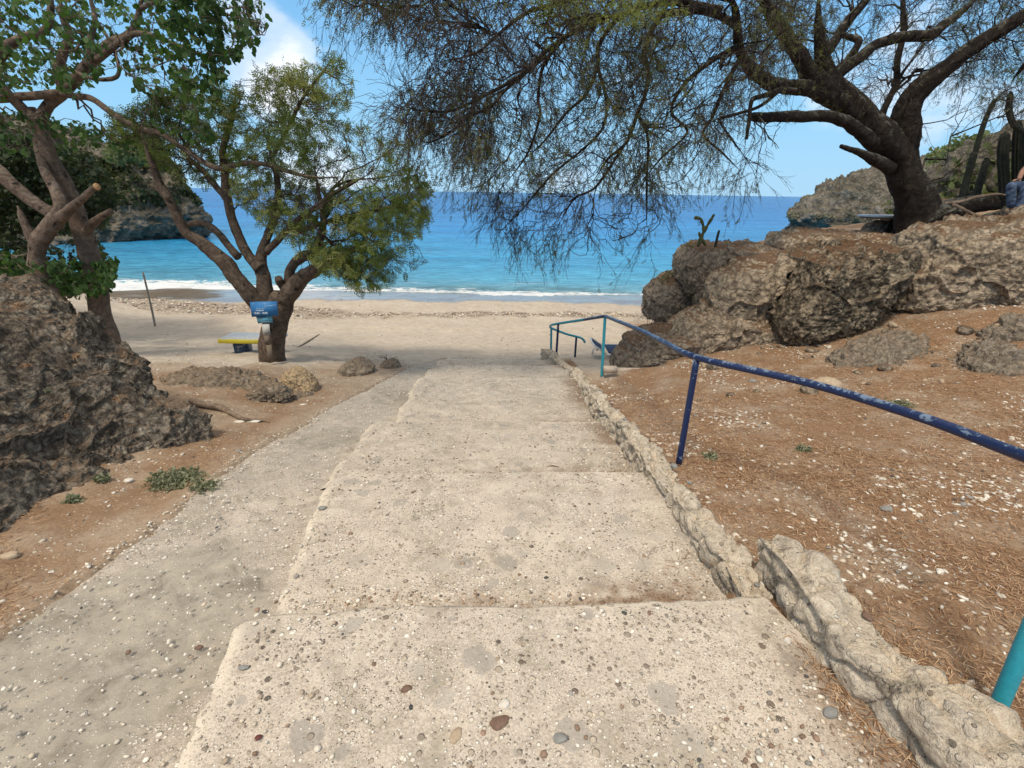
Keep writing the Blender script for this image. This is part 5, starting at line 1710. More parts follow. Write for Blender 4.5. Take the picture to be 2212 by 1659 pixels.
tA.limb([(-60, 205, 10), (0, 212, 10), (50, 206, 10), (105, 205, 10), (140, 195, 9)], [YA - .1, YA - .1], pl0=3.2, sides=14, rough=.05, seed=24)
tA.limb([(135, 202, 8), (170, 208, 7.5), (200, 215, 7.5), (250, 250, 8), (300, 278, 8), (350, 291, 8), (400, 325, 7), (450, 355, 7), (482, 363, 7), (535, 352, 6), (585, 358, 6), (640, 375, 5), (690, 384, 4.5), (735, 382, 3.5)], [YA - .1, YA - 1.2], pl0=3, sides=14, rough=.06, seed=25)
tA.limb([(135, 188, 11), (126, 155, 11), (140, 110, 10), (150, 75, 9), (135, 40, 8), (125, -20, 7)], [YA, YA], pl0=3, sides=14, rough=.06, seed=26)
tA.limb([(195, 120, 8), (197, 80, 7), (205, 40, 6), (190, -20, 5)], [YA - .1, YA], pl0=3.2, sides=12, rough=.06, seed=27)
tA.limb([(-60, 190, 14), (-10, 130, 12), (20, 98, 11), (60, 78, 9), (100, 62, 8), (110, 20, 8), (108, -40, 7)], [YA - .6, YA - .4], pl0=3, sides=14, rough=.06, seed=28)
tA.limb([(210, 130, 8), (260, 88, 8), (300, 72, 7), (350, 85, 5), (400, 105, 4), (440, 120, 3)], [YA - .3, YA - .9], pl0=3.4, sides=10, seed=29)
tA.limb([(150, 150, 5), (200, 170, 5), (245, 170, 5), (258, 150, 4), (240, 95, 4), (200, 30, 4)], [YA - .4, YA - .3], pl0=3.4, sides=10, seed=30, nodes=False)
tA.limb([(182, 512, 14), (195, 490, 11), (215, 470, 8), (240, 455, 7)], [YA, YA - .2], pl0=1.5, sides=14, seed=31, nodes=False)
tA.limb([(300, 20, 6), (380, -10, 5), (460, 20, 4), (520, 40, 3)], [YA - .4, YA - 1.0], pl0=4, sides=10, seed=32)
A_r = [(330, -60), (560, -60), (580, 30), (575, 90), (530, 110), (490, 140), (470, 220), (430, 270), (400, 230), (350, 220), (290, 190), (260, 130), (300, 60)]
A_l = [(-250, -100), (320, -100), (300, 60), (250, 140), (180, 190), (100, 190), (0, 200), (-250, 200)]
A_low = [(-60, 225), (150, 260), (300, 300), (360, 340), (300, 330), (200, 320), (100, 330), (-60, 320)]
A_mid = [(260, 240), (340, 220), (420, 240), (480, 300), (440, 320), (360, 270), (300, 280)]
tg = np.vstack([sample_vol(A_r, YA - 1.6, YA - .2, 26), sample_vol(A_l, YA - 1.4, YA + 1.0, 34), sample_vol(A_low, YA - .3, YA + 1.0, 8)])
tA.stage(tg, .02, .006, 10, .2, .12, .02, 6, batches=2)
tg = np.vstack([sample_vol(A_r, YA - 1.8, YA - .1, 190), sample_vol(A_l, YA - 1.5, YA + 1.2, 230), sample_vol(A_low, YA - .4, YA + 1.1, 50), sample_vol(A_mid, YA - 1.4, YA - .2, 30)])
tA.stage(tg, .009, .003, 8, .15, .14, .05, 4, batches=3)
nE = len(tA.ends)
tg = np.vstack([sample_vol(A_r, YA - 1.9, YA, 760), sample_vol(A_l, YA - 1.6, YA + 1.3, 1300), sample_vol(A_low, YA - .4, YA + 1.2, 240), sample_vol(A_mid, YA - 1.5, YA - .2, 90)])
tA.stage(tg, .0045, .0018, 6, .1, .14, .10, 3, where='tw', batches=3, maxlen=.9)
p, d = along(tA.ends[nE:], 12000, .3, 1.0, .02)
k = rng.random(len(p)) < np.clip(.50 + 1.3 * fbm(p * 1.5, 3, 17), .06, .95)
p = p[k]
tA.fin(leaves_broad(p, .068, .40, M_LEAFA, clump_tint(p, 1.6, 6, .45)))
# second smooth trunk
tA2 = Tree('broad_leaved_tree', P2(140, 720, YA - .4), 'second smooth brown trunk at the left edge, with an orange tipped broken stub', M_BARKL, M_TWIGL, 'tree')
Y2 = YA - .5
tA2.limb([(165, 720, 26), (135, 665, 21), (105, 620, 18), (87, 580, 16), (80, 550, 17), (88, 515, 20), (105, 490, 20), (125, 468, 19), (135, 445, 16), (118, 410, 12), (98, 370, 11), (80, 325, 11), (70, 285, 11)], [Y2, Y2, Y2 + .1, Y2 + .5], sides=24, rough=.05, seed=41)
tA2.limb([(84, 545, 14), (68, 510, 12), (52, 480, 9), (38, 445, 6)], [Y2, Y2], pl0=.8, sides=14, seed=42)
tA2.limb([(130, 470, 14), (155, 450, 11), (180, 430, 8.5), (200, 410, 7), (210, 403, 6)], [Y2, Y2 - .3], pl0=1.2, sides=14, seed=43, nodes=False)
tA2.limb([(125, 465, 15), (85, 445, 15), (40, 410, 16), (0, 375, 17), (-60, 330, 17)], [Y2 + .1, Y2 + .2], pl0=1.2, sides=16, seed=44)
A2 = [(-60, 520), (60, 560), (250, 560), (245, 620), (190, 640), (60, 600), (-60, 580)]
tA2.stage(np.vstack([sample_vol(A2, Y2 - .2, Y2 + 1.2, 40)]), .012, .004, 8, .1, .12, 0, 5)
nE = len(tA2.ends)
tA2.stage(sample_vol(A2, Y2 - .2, Y2 + 1.3, 420), .005, .0018, 6, .1, .12, .1, 3, where='tw', maxlen=1.0)
p, d = along(tA2.ends[nE:], 2200, .3, 1, .02)
me = leaves_broad(p, .075, .42, M_LEAFA, clump_tint(p, 1.6, 9, .4))
tA2.fin(me)
cutp = P2(211, 402, Y2 - .3)
v, q, t = tube(np.array([cutp + (cutp - P2(200, 410, Y2 - .28)) * s for s in (-.25, 0, .12)]), [.045, .043, .03], 12, .15, True, 5)
link('broken_tip', mesh('broken_tip', v, q, t, M_CUTW), tA2.e)

# --- the big divi divi like tree on the ledge
YC = 8.9
tC = Tree('spreading_tree', P2(1990, 488, YC), 'big dark tree leaning left from the rock ledge, its drooping twigs filling the sky', M_BARKD, M_TWIG, 'tree')
tC.limb([(2010, 510, 80), (1998, 482, 62), (1986, 450, 44), (1972, 415, 37), (1957, 380, 34), (1945, 345, 34), (1935, 312, 37), (1925, 285, 36)], [YC], sides=36, ridge=.09, rough=.05, seed=51)
tC.limb([(1945, 345, 30), (1930, 315, 34), (1895, 285, 34), (1860, 255, 31), (1826, 222, 29), (1798, 185, 25), (1780, 145, 20), (1774, 115, 16), (1771, 80, 12), (1768, 40, 10), (1772, -30, 9)], [YC, YC - .5], pl0=1.6, sides=30, ridge=.09, rough=.05, seed=52)
tC.limb([(1775, 128, 11), (1795, 98, 12), (1815, 68, 12), (1836, 38, 11), (1870, 0, 9), (1900, -50, 8)], [YC - .4, YC - .2], pl0=3.2, sides=16, ridge=.06, seed=53)
tC.limb([(1800, 205, 22), (1765, 175, 22), (1735, 135, 18), (1715, 105, 17), (1695, 75, 16), (1675, 45, 15), (1655, 5, 13), (1630, -50, 12)], [YC - .4, YC - 1.2], pl0=2.8, sides=20, ridge=.08, seed=54)
tC.limb([(1825, 225, 20), (1777, 203, 20), (1735, 193, 18), (1690, 186, 16), (1657, 178, 15), (1632, 158, 14), (1610, 130, 12), (1595, 92, 11), (1590, 50, 10), (1585, 10, 9), (1560, -40, 8)], [YC - .3, YC - 1.8], pl0=2.6, sides=20, ridge=.08, seed=55)
tC.limb([(1890, 310, 16), (1860, 288, 15), (1825, 262, 14), (1790, 252, 13), (1740, 251, 12.5), (1690, 251, 12), (1650, 251, 11), (1628, 250, 10.5)], [YC - .2, YC - 1.0], pl0=2.2, sides=18, ridge=.07, seed=56)
tC.limb([(1925, 362, 17), (1895, 347, 14), (1860, 330, 8), (1838, 322, 6.5), (1817, 316, 5)], [YC - .1, YC - .5], pl0=1.2, sides=14, ridge=.05, seed=57, nodes=False)
tC.limb([(1950, 330, 30), (1955, 295, 30), (1955, 255, 27), (1968, 222, 25), (1990, 190, 24), (2020, 162, 22), (2055, 137, 20), (2110, 98, 19), (2160, 65, 18), (2212, 35, 17), (2300, -20, 15), (2400, -70, 12)], [YC, YC - .3, YC - .8], pl0=1.8, sides=26, ridge=.08, seed=58)
tC.limb([(1795, 190, 14), (1815, 160, 14), (1858, 124, 13), (1890, 98, 12), (1920, 86, 12), (1973, 76, 12), (2015, 74, 12), (2038, 55, 11), (2060, 38, 9), (2090, 14, 8), (2130, -20, 7)], [YC - .2, YC + .5], pl0=3, sides=16, ridge=.06, seed=59)
tC.limb([(1905, 250, 9), (1920, 215, 8), (1935, 180, 8), (1938, 130, 7.5), (1950, 70, 7), (1950, 0, 6), (1955, -50, 5)], [YC + .4, YC + .5], pl0=2.4, sides=12, seed=60)
tC.limb([(1800, 160, 10), (1830, 130, 9), (1855, 90, 9), (1830, 78, 7), (1790, 70, 6)], [YC + .1, YC + .4], pl0=3, sides=12, seed=61)
tC.limb([(1720, 196, 6), (1690, 195, 7), (1668, 202, 7), (1630, 212, 6), (1622, 225, 5), (1618, 260, 5), (1612, 300, 4)], [YC - 1.0, YC - 1.4], pl0=3.2, sides=10, seed=62, nodes=False)
H = [
    ([(1595, 60, 9), (1540, 30, 9), (1480, 22, 9), (1427, 36, 8), (1391, 107, 6.5), (1399, 150, 6), (1395, 200, 5), (1377, 247, 5), (1352, 308, 4), (1313, 344, 4), (1280, 394, 3)], [YC - 1.5, YC - 2.0]),
    ([(1377, 247, 4), (1399, 301, 3.5), (1397, 394, 3), (1397, 483, 2.2)], [YC - 1.9, YC - 2.0]),
    ([(1560, 20, 8), (1450, 5, 8), (1350, 30, 7), (1295, 93, 6), (1291, 143, 5), (1266, 204, 4), (1223, 243, 4), (1170, 311, 3), (1110, 360, 2.5)], [YC - 1.5, YC - 2.4]),
    ([(1350, 30, 7), (1250, 60, 6), (1180, 130, 5), (1162, 208, 4), (1166, 250, 4), (1140, 330, 3), (1090, 400, 2)], [YC - 1.9, YC - 2.6]),
    ([(1592, 100, 7), (1540, 130, 6), (1480, 180, 5), (1450, 240, 4), (1484, 286, 3), (1430, 340, 3), (1380, 400, 2)], [YC - 1.4, YC - 1.8]),
    ([(1585, 0, 8), (1450, -30, 8), (1300, -20, 7), (1200, 10, 6), (1134, 29, 5), (1067, 82, 4), (1023, 117, 3), (950, 135, 2.5)], [YC - 1.6, YC - 2.8]),
    ([(1250, 60, 6), (1180, 110, 5), (1126, 161, 5), (1038, 211, 4), (980, 238, 3), (921, 240, 3), (880, 232, 2)], [YC - 2.2, YC - 3.0]),
    ([(1180, 120, 5), (1097, 190, 4), (1060, 230, 3.5), (1009, 255, 3), (965, 290, 3), (906, 319, 2)], [YC - 2.2, YC - 2.8]),
    ([(1595, 130, 6), (1560, 200, 5), (1540, 250, 4), (1520, 290, 3), (1560, 330, 2.5), (1600, 370, 2)], [YC - 1.4, YC - 1.5]),
    ([(1690, 190, 5), (1640, 230, 4), (1575, 250, 4), (1555, 260, 3), (1580, 300, 2.5), (1610, 340, 2)], [YC - 1.0, YC - 1.2]),
    ([(1291, 143, 4), (1310, 220, 4), (1300, 280, 3.5), (1250, 330, 3), (1190, 380, 3), (1130, 450, 2), (1080, 500, 1.5)], [YC - 2.0, YC - 2.3]),
    ([(1352, 308, 4), (1290, 400, 3), (1240, 430, 2.5), (1210, 480, 2)], [YC - 2.0, YC - 2.0]),
    ([(1630, -40, 9), (1500, -70, 9), (1350, -90, 8), (1150, -90, 7), (950, -60, 5), (820, -20, 4)], [YC - 1.4, YC - 3.0]),
    ([(2300, -20, 10), (2280, 60, 8), (2230, 120, 6), (2190, 170, 5)], [YC - .6, YC - .2]),
]
for kk, (pp, yr) in enumerate(H):
    tC.limb(pp, yr, pl0=4.5, sides=8, rough=.05, seed=70 + kk, piece=False)
C_up = [(1000, -90), (1750, -90), (1720, 60), (1640, 180), (1560, 300), (1440, 330), (1200, 360), (1050, 300), (950, 200), (1000, 100)]
C_le = [(700, -70), (1000, -90), (1020, 60), (1060, 200), (1080, 320), (990, 340), (895, 290), (840, 250), (850, 190), (930, 150), (900, 80), (850, 40), (730, 20)]
C_lo = [(960, 360), (1100, 330), (1330, 330), (1480, 300), (1540, 330), (1440, 430), (1400, 530), (1330, 545), (1200, 540), (1110, 560), (1050, 480)]
C_st = [(1540, 260), (1680, 260), (1690, 330), (1640, 410), (1560, 390), (1500, 330)]
C_ri = [(1600, -90), (2450, -90), (2400, 120), (2212, 260), (2150, 230), (2080, 170), (2000, 200), (1900, 250), (1820, 200), (1700, 150), (1640, 220)]
C_gr = [(1000, -60), (1500, -60), (1480, 40), (1330, 60), (1250, 130), (1180, 100), (1120, 40)]
y1, y2 = YC - 3.4, YC - 1.0
tg = np.vstack([sample_vol(C_up, y1 + .4, y2 + .4, 85), sample_vol(C_le, y1 - .2, y2 - .8, 30), sample_vol(C_lo, y1 + .8, y2, 18), sample_vol(C_ri, YC - .8, YC + 1.8, 34)])
tC.stage(tg, .022, .006, 10, .35, .10, -.02, 6, batches=2)
tg = np.vstack([sample_vol(C_up, y1, y2 + .4, 620), sample_vol(C_le, y1 - .2, y2 - .6, 230), sample_vol(C_lo, y1 + .7, y2, 200), sample_vol(C_st, y2 - .6, y2 + .2, 22), sample_vol(C_ri, YC - 1, YC + 2.0, 230)])
tC.stage(tg, .011, .0035, 9, .3, .12, .0, 4, batches=3)
nE = len(tC.ends)
tg = np.vstack([sample_vol(C_up, y1, y2 + .4, 1700), sample_vol(C_le, y1 - .3, y2 - .5, 620), sample_vol(C_lo, y1 + .6, y2 + .1, 330), sample_vol(C_st, y2 - .7, y2 + .2, 60), sample_vol(C_ri, YC - 1.2, YC + 2.2, 900)])
tC.stage(tg, .0060, .0028, 8, .35, .08, .0, 3, where='tw', batches=3, maxlen=1.6)
kd = lambda p: np.clip(.55 + 1.3 * fbm(p * .9, 3, 63), .12, 1)
E1 = tC.spray(tC.ends[nE - 2:], 8000, .42, .0034, .0016, 7, .40, .38, .2, .06, .3, kd)
E2 = tC.spray([E1], 23000, .17, .0022, .0012, 4, .30, .50, .15, .08, .25)
nE = len(tC.ends) - 2
p, d = along(tC.ends[nE:], 62000, .3, 1.0)
k = rng.random(len(p)) < np.clip(.38 + 1.1 * fbm(p * 1.1, 3, 27), .05, 1)
p, d = p[k], d[k]
pg = sample_vol(C_gr, y1 - .2, y1 + .9, 5200)
pg = pg[fbm(pg * 3.0, 3, 44) > .10]
tint = np.r_[clump_tint(p, 1.2, 8, .35) * .7, .75 + .25 * rng.random(len(pg))]
p = np.vstack([p, pg])
d = np.vstack([d, rng.normal(size=(len(pg), 3)) * .4 + np.array([-.4, 0, -.5])])
tC.fin(leaves_pinnate(p, d, .056, .30, 3, M_LEAFC, .3, tint))
# cut face of the sawn limb
cf = P2(1627, 250, YC - 1.0)
# surface roots
for kk, pp in enumerate([[(1960, 478, 22), (1925, 492, 15), (1890, 502, 10), (1860, 506, 6)], [(2020, 470, 22), (2060, 474, 14), (2100, 480, 8)]]):
    pass


# ------------------------------------------------------------------ shrubs and far vegetation
def shrub(name, poly, y0, y1, n, L, m, label, stems=14, cat='shrub', group=None, broad=True, seed=0, gap=.0, root=None, tint_amp=.45, wr=.42, mt=None):
    poly = np.asarray(poly, float)
    cx = poly[:, 0].mean()
    byy = poly[:, 1].max()
    ym = (y0 + y1) / 2
    r0 = P2(cx, byy, ym) if root is None else np.array(root, float)
    T = Tree(name, r0, label, mt or M_BARKM, M_TWIG, cat, group)
    hh = abs(P2(cx, poly[:, 1].min(), ym)[2] - r0[2]) + .05
    st = r0 + np.array([[0, 0, 0], [0.02, 0, hh * .12], [-.02, 0, hh * .25]])
    v, q, t = tube(st, [hh * .035, hh * .03, hh * .022], 8, .1)
    T.trunk.add(v, q, t)
    T.pos.append(st[1:]); T.dir.append(np.tile([0, 0, 1.0], (2, 1))); T.rad.append(np.array([hh * .03, hh * .022])); T.pl.append(np.array([.1, .2]))
    T.stage(sample_vol(poly, y0, y1, stems), hh * .02, hh * .006, 8, .1, .1, 0, 5, batches=1, maxlen=99)
    T.stage(sample_vol(poly, y0, y1, stems * 8), hh * .008, hh * .003, 6, .1, .1, 0, 3, where='tw', batches=2, maxlen=99)
    nE = len(T.ends)
    T.stage(sample_vol(poly, y0, y1, stems * 40), hh * .004, hh * .0018, 5, .1, .1, 0, 3, where='tw', batches=2, maxlen=99)
    p, d = along(T.ends[nE - 1:], n, .2, 1, L * .6)
    if gap:
        p = p[fbm(p * (1.0 / (L * 8)), 3, seed) > -gap]
    me = leaves_broad(p, L, wr, m, clump_tint(p, 1 / (L * 14), seed + 2, tint_amp), .3) if broad else leaves_pinnate(p, d[:len(p)], L, .35, 4, m, .1, clump_tint(p, 1 / (L * 12), seed + 2, tint_amp))
    T.fin(me)
    return T


shrub('shrub', [(-160, 300), (0, 285), (60, 300), (140, 318), (200, 350), (240, 385), (250, 430), (230, 480), (215, 500), (150, 500), (0, 510), (-160, 520)], 9.5, 12.5, 15000, .085, M_LEAFD,
      'dark dense shrub rising behind the two smooth trunks at the left edge', 26, seed=3)
shrub('shrub', [(-160, 480), (0, 500), (150, 500), (200, 510), (230, 560), (235, 610), (200, 640), (150, 640), (0, 620), (-160, 640)], 8.8, 10.5, 5200, .085, M_LEAFD,
      'low dark leafy shrub between the smooth trunks and the shore', 16, seed=4, gap=.12)

# headlands
hl = rock('headland', [(-500, 200), (-100, 250), (100, 300), (230, 335), (300, 345), (350, 352), (385, 368), (405, 395), (425, 430), (450, 458), (456, 468), (430, 474), (380, 478), (300, 486), (220, 498), (100, 520), (-500, 640)],
          (62, .55, 2.2), 1.6, 12, M_HEAD, 'left headland', nb=520, nr=90, seed=31, disp=(.7, .4, .25), freq=(.10, .45, 1.3), pw=3, rim=.6, facet=((.6, .22), (.2, .8)))
del hl['label']; del hl['category']
hl['kind'] = 'structure'
hr2 = rock('headland', [(1700, 470), (1704, 458), (1745, 434), (1788, 407), (1830, 388), (1880, 380), (1950, 372), (2010, 356), (2080, 345), (2150, 330), (2212, 318), (2400, 290), (2700, 250), (2700, 620), (2212, 540), (2000, 512), (1880, 502), (1800, 494), (1745, 487), (1718, 484), (1716, 476)],
           (66, -.45, 1.6), 1.5, 14, M_HEAD, 'right headland', nb=560, nr=90, seed=32, disp=(.6, .4, .25), freq=(.12, .5, 1.4), pw=3, rim=.55, facet=((.4, .22), (.15, .8)))
del hr2['label']; del hr2['category']
hr2['kind'] = 'structure'


def cover(obj, n, L, m, name, label, zmin=-.5, nzmin=.1, seed=0, thr=-.1, fr=.25):
    me = obj.data
    nv = len(me.vertices)
    v = np.zeros(nv * 3, np.float32); me.vertices.foreach_get('co', v); v = v.reshape(-1, 3) + np.array(obj.location)
    nm = np.zeros(nv * 3, np.float32); me.vertices.foreach_get('normal', nm); nm = nm.reshape(-1, 3)
    ok = (nm[:, 2] > nzmin) & (v[:, 2] > zmin) & (fbm(v * fr, 3, seed) > thr)
    idx = np.where(ok)[0]
    i = rng.choice(idx, n)
    p = v[i] + rng.normal(size=(n, 3)) * L * .9 + nm[i] * (L * .8 * rng.random((n, 1)))
    lm = leaves_broad(p, L, .5, m, clump_tint(p, .25, seed + 1, .5), -.2, name)
    return link(name, lm, None, label, 'scrub', kind='stuff')


cover(hl, 60000, .24, M_SCRUBD, 'scrub', 'dark green scrub covering the left headland', .2, -.3, 41, -.45)
cover(hr2, 40000, .13, M_SCRUB, 'scrub', 'dry scrub covering the right headland', -.5, .2, 42, -.15)
shrub('far_tree', [(225, 345), (240, 305), (290, 290), (340, 300), (360, 330), (330, 350), (270, 350)], 40, 46, 5200, .22, M_SCRUBG, 'pale grey green tree on top of the left headland', 10, 'tree', seed=6, gap=.1)
for kk, (poly, y0, y1, n, lb) in enumerate([
    ([(2000, 345), (2010, 325), (2060, 318), (2120, 322), (2130, 340), (2080, 352), (2030, 355)], 24, 28, 2000, 'flat topped thin tree furthest left on the slope behind the cacti'),
    ([(2040, 330), (2060, 305), (2110, 295), (2170, 298), (2180, 318), (2120, 330)], 20, 23, 2000, 'flat topped tree with layered branches, middle one on the slope behind the cacti'),
    ([(2090, 340), (2110, 308), (2160, 292), (2230, 290), (2300, 310), (2280, 350), (2150, 350)], 17, 20, 3400, 'yellow green round tree on the slope right behind the cacti')]):
    shrub('far_tree', poly, y0, y1, n, .16, M_SCRUBG, lb, 12, 'tree', 'trees on the slope behind the cacti', seed=50 + kk, gap=.12, root=P2(np.mean([q[0] for q in poly]), 405, (y0 + y1) / 2))
# green slope under them
sl_ = rock('slope', [(1985, 400), (2010, 372), (2070, 352), (2140, 345), (2260, 335), (2500, 320), (2500, 520), (1990, 500), (1975, 440)], (17, -.2, .6), 1.6, 3.0, M_HEAD,
           'slope', seed=33, disp=(.4, .25, .12), freq=(.3, 1.1, 3), pw=3, rim=.6, nb=260, nr=60)
del sl_['label']; del sl_['category']
sl_['kind'] = 'structure'
cover(sl_, 9000, .16, M_SCRUBG, 'scrub', 'yellow green scrub on the slope behind the cacti', .2, -.2, 43, -.3, .6)


# ------------------------------------------------------------------ cacti
def ribbed(C, r, ribs=9, seed=0):
    C = catmull(C, 6)
    n = len(C)
    r = np.interp(np.linspace(0, 1, n), np.linspace(0, 1, len(r)), r)
    T, N, B = frames(C)
    sides = ribs * 4
    a = np.linspace(0, 2 * np.pi, sides, endpoint=False)
    rr = r[:, None] * (1 + .16 * np.cos(a * ribs))[None]
    v = C[:, None] + (np.cos(a)[None, :, None] * N[:, None] + np.sin(a)[None, :, None] * B[:, None]) * rr[..., None]
    i = np.arange(n - 1)[:, None] * sides
    j = np.arange(sides)[None]
    j2 = (j + 1) % sides
    q = np.stack([i + j, i + j2, i + sides + j2, i + sides + j], -1).reshape(-1, 4)
    v = v.reshape(-1, 3)
    c = len(v)
    v = np.vstack([v, C[-1] + T[-1] * r[-1] * .5])
    t = [(c, (n - 1) * sides + k, (n - 1) * sides + (k + 1) % sides) for k in range(sides)]
    return v, q, t


def cactus(label, stems, y, ribs=9, group=None):
    b = stems[0][0]
    e = empty('column_cactus', P2(b[0], b[1], y), label, 'cactus', group)
    for kk, s in enumerate(stems):
        C = np.array([P2(a, b_, y) for a, b_, r in s])
        dep = y / dirs(np.array(float(s[0][0])), np.array(float(s[0][1])))[1]
        r = [q[2] * .52 / FPX * dep for q in s]
        v, q, t = ribbed(C, r + [r[-1] * .35] if False else r, ribs)
        link('stem', mesh('stem', v, q, t, M_CACT), e)
    return e


CG = 'column cacti behind the big tree'
cactus('tall thin leaning column cactus, bare pole like, just right of the big trunk', [[(2078, 428, 12), (2092, 375, 11.5), (2105, 330, 11)], [(2100, 355, 9), (2115, 300, 9), (2130, 255, 8.5), (2146, 222, 8), (2149, 214, 5)]], 10.2, 8, CG)
cactus('short leaning column cactus cut off at the top, second from the big trunk', [[(2105, 436, 12), (2118, 390, 11.5), (2130, 350, 11), (2131, 345, 9)]], 10.0, 8, CG)
cactus('knobbly little forked cactus stump between the two leaning columns', [[(2092, 432, 6), (2090, 418, 7), (2086, 408, 6)], [(2094, 425, 5), (2100, 414, 6)]], 10.4, 7, CG)
cactus('thick upright column cactus with two stems by the seated person', [[(2170, 425, 16), (2168, 380, 16), (2166, 330, 16), (2170, 295, 15), (2172, 287, 8)], [(2196, 425, 13), (2196, 370, 14), (2197, 310, 14), (2199, 280, 13), (2200, 262, 8)]], 9.6, 9, CG)
cactus('dark cactus cluster at the right frame edge with a curved top arm', [[(2222, 430, 15), (2220, 370, 15), (2218, 300, 15), (2219, 285, 9)], [(2250, 430, 15), (2250, 300, 15), (2252, 240, 12)], [(2216, 285, 9), (2200, 278, 9), (2186, 262, 9.5), (2179, 235, 10), (2182, 208, 9), (2183, 198, 4)]], 9.3, 9, CG)
cactus('single short dark cactus stub on the far dark block beside the prickly pear', [[(1545, 534, 4.5), (1549, 515, 4.5), (1553, 500, 4.2), (1553.5, 498, 2.5)]], 8.9, 7)


def pear():
    e = empty('prickly_pear', P2(1515, 530, 8.9), 'spindly branching prickly pear standing on the far dark block', 'cactus')
    segs = [((1508, 532), (1518, 505), 4.5), ((1518, 505), (1528, 487), 4), ((1528, 487), (1540, 468), 3.4), ((1538, 470), (1543, 463), 2.8), ((1520, 503), (1519, 485), 3.2), ((1519, 487), (1514, 472), 3.2),
            ((1514, 473), (1505, 470), 3.4), ((1507, 471), (1500, 470), 4.2), ((1524, 530), (1512, 510), 3.5), ((1513, 512), (1510, 502), 3)]
    for k, (a, b, r) in enumerate(segs):
        A, B = P2(*a, 8.9), P2(*b, 8.9)
        dep = 8.9
        C = np.array([A + (B - A) * s for s in np.linspace(-.05, 1.05, 9)])
        rr = r / FPX * dep * np.sin(np.linspace(.35, np.pi - .35, 9)) ** .6
        v, q, t = tube(C, rr, 10)
        link('pad', mesh('pad', v, q, t, M_CACTP), e)


pear()


# ------------------------------------------------------------------ bare bush, dead bushes, weeds
def bare_bush(name, base, poly, y0, y1, label, n1=10, n2=60, n3=220, r=.008, m=None, cat='bush'):
    r0 = np.array(base, float)
    T = Tree(name, r0, label, m or M_TWIGL, m or M_TWIGL, cat)
    T.pos.append(np.array([r0, r0 + [0, 0, .05]])); T.dir.append(np.tile([0, 0, 1.0], (2, 1))); T.rad.append(np.array([r * 1.6, r * 1.4])); T.pl.append(np.array([0, .05]))
    v, q, t = tube(np.array([r0 - [0, 0, .05], r0, r0 + [0, 0, .07]]), [r * 1.8, r * 1.6, r], 8)
    T.trunk.add(v, q, t)
    T.stage(sample_vol(poly, y0, y1, n1), r, r * .35, 8, .05, .08, 0, 4, batches=1)
    T.stage(sample_vol(poly, y0, y1, n2), r * .5, r * .22, 6, .1, .1, 0, 3, where='tw', batches=2)
    T.stage(sample_vol(poly, y0, y1, n3), r * .28, r * .16, 5, .1, .1, 0, 3, where='tw', batches=2, maxlen=.3)
    T.fin(None, 'stems', 'twigs')


bare_bush('bare_bush', P2(1400, 722, 8.2), [(1365, 690), (1375, 665), (1410, 660), (1450, 650), (1460, 670), (1430, 715), (1395, 725)], 7.9, 8.6, 'leafless grey bush growing beside the undercut block at the end of the rail')
bare_bush('dead_bush', P2(835, 782, 8.0), [(820, 780), (812, 768), (835, 764), (860, 770), (866, 778), (850, 784)], 7.9, 8.2, 'small blackish dead bush on the rock at the foot of the path', 6, 30, 60, .007, M_TWIG)
bare_bush('dead_bush', P2(790, 790, 7.9), [(770, 790), (772, 765), (790, 758), (822, 762), (822, 786)], 7.8, 8.1, 'dry upright grass like tuft behind the half buried rock', 8, 30, 60, .004, M_DRIFT)
shrub('shrub', [(1420, 612), (1428, 590), (1445, 580), (1462, 590), (1470, 608)], 9.3, 9.7, 260, .022, M_SCRUBG, 'tiny sparse shrub on top of the undercut block', 5, seed=61)
shrub('shrub', [(1470, 538), (1480, 522), (1510, 522), (1512, 532)], 8.9, 9.1, 150, .016, M_SCRUBG, 'tiny weed tuft at the left corner of the far dark block', 4, seed=62)


def weed(px, py, s, label, n=60, m=M_WEED, L=.03):
    z = -.2
    for _ in range(25):
        p = WZ(px, py, z)
        z = .5 * z + .5 * float(surf(p[0], p[1]))
    e = link('weed', None, None, label, 'weed')
    e.location = (p[0], p[1], float(surf(p[0], p[1])))
    bpy.context.view_layer.update()
    c = np.array(e.location)
    a = rng.random(n) * 2 * np.pi
    rr = s * np.sqrt(rng.random(n))
    tip = c + np.stack([np.cos(a) * rr, np.sin(a) * rr * .8, s * .13 * (1 - (rr / s) ** 2) + .012 * rng.random(n)], -1)
    b = c + (tip - c) * np.array([.3, .3, 0]) - [0, 0, .004]
    t = np.linspace(0, 1, 4)[None, :, None]
    C = b[:, None] * (1 - t) + tip[:, None] * t + np.array([0, 0, .02]) * np.sin(t * np.pi)
    v, q = batch_tubes(C, np.full((n, 4), .0011), 3)
    link('stalks', mesh('stalks', v, q, None, M_CACTP), e)
    pp, dd = along([(C, None)], n * 7, .3, 1, .006)
    link('leaves', leaves_broad(pp, L, .33, m, None, .2, 'leaves'), e)


weed(378, 1040, .24, 'largest grey green creeping weed on the litter between karst boulder and ramp', 150, L=.022)
weed(440, 1052, .12, 'thin tip of creeping weed reaching the edge of the pebbled ramp', 50, L=.018)
weed(160, 1083, .05, 'small bright green weed under the left half of the karst boulder', 30, M_WEED, .022)
weed(220, 1038, .05, 'green weed in a crevice at the foot of the karst boulder', 30, M_WEED, .022)
weed(100, 845, .06, 'small green plant growing high on the face of the karst boulder', 20, M_SCRUBG, .03) if False else None
weed(1532, 990, .07, 'little grey green weed beside the foot of the first navy post', 36, L=.02)
weed(1945, 880, .2, 'flat olive weed below the broad grey outcrop on the right', 110, L=.02)
weed(1735, 975, .07, 'tiny olive weed in the litter under the rail', 30, L=.018)


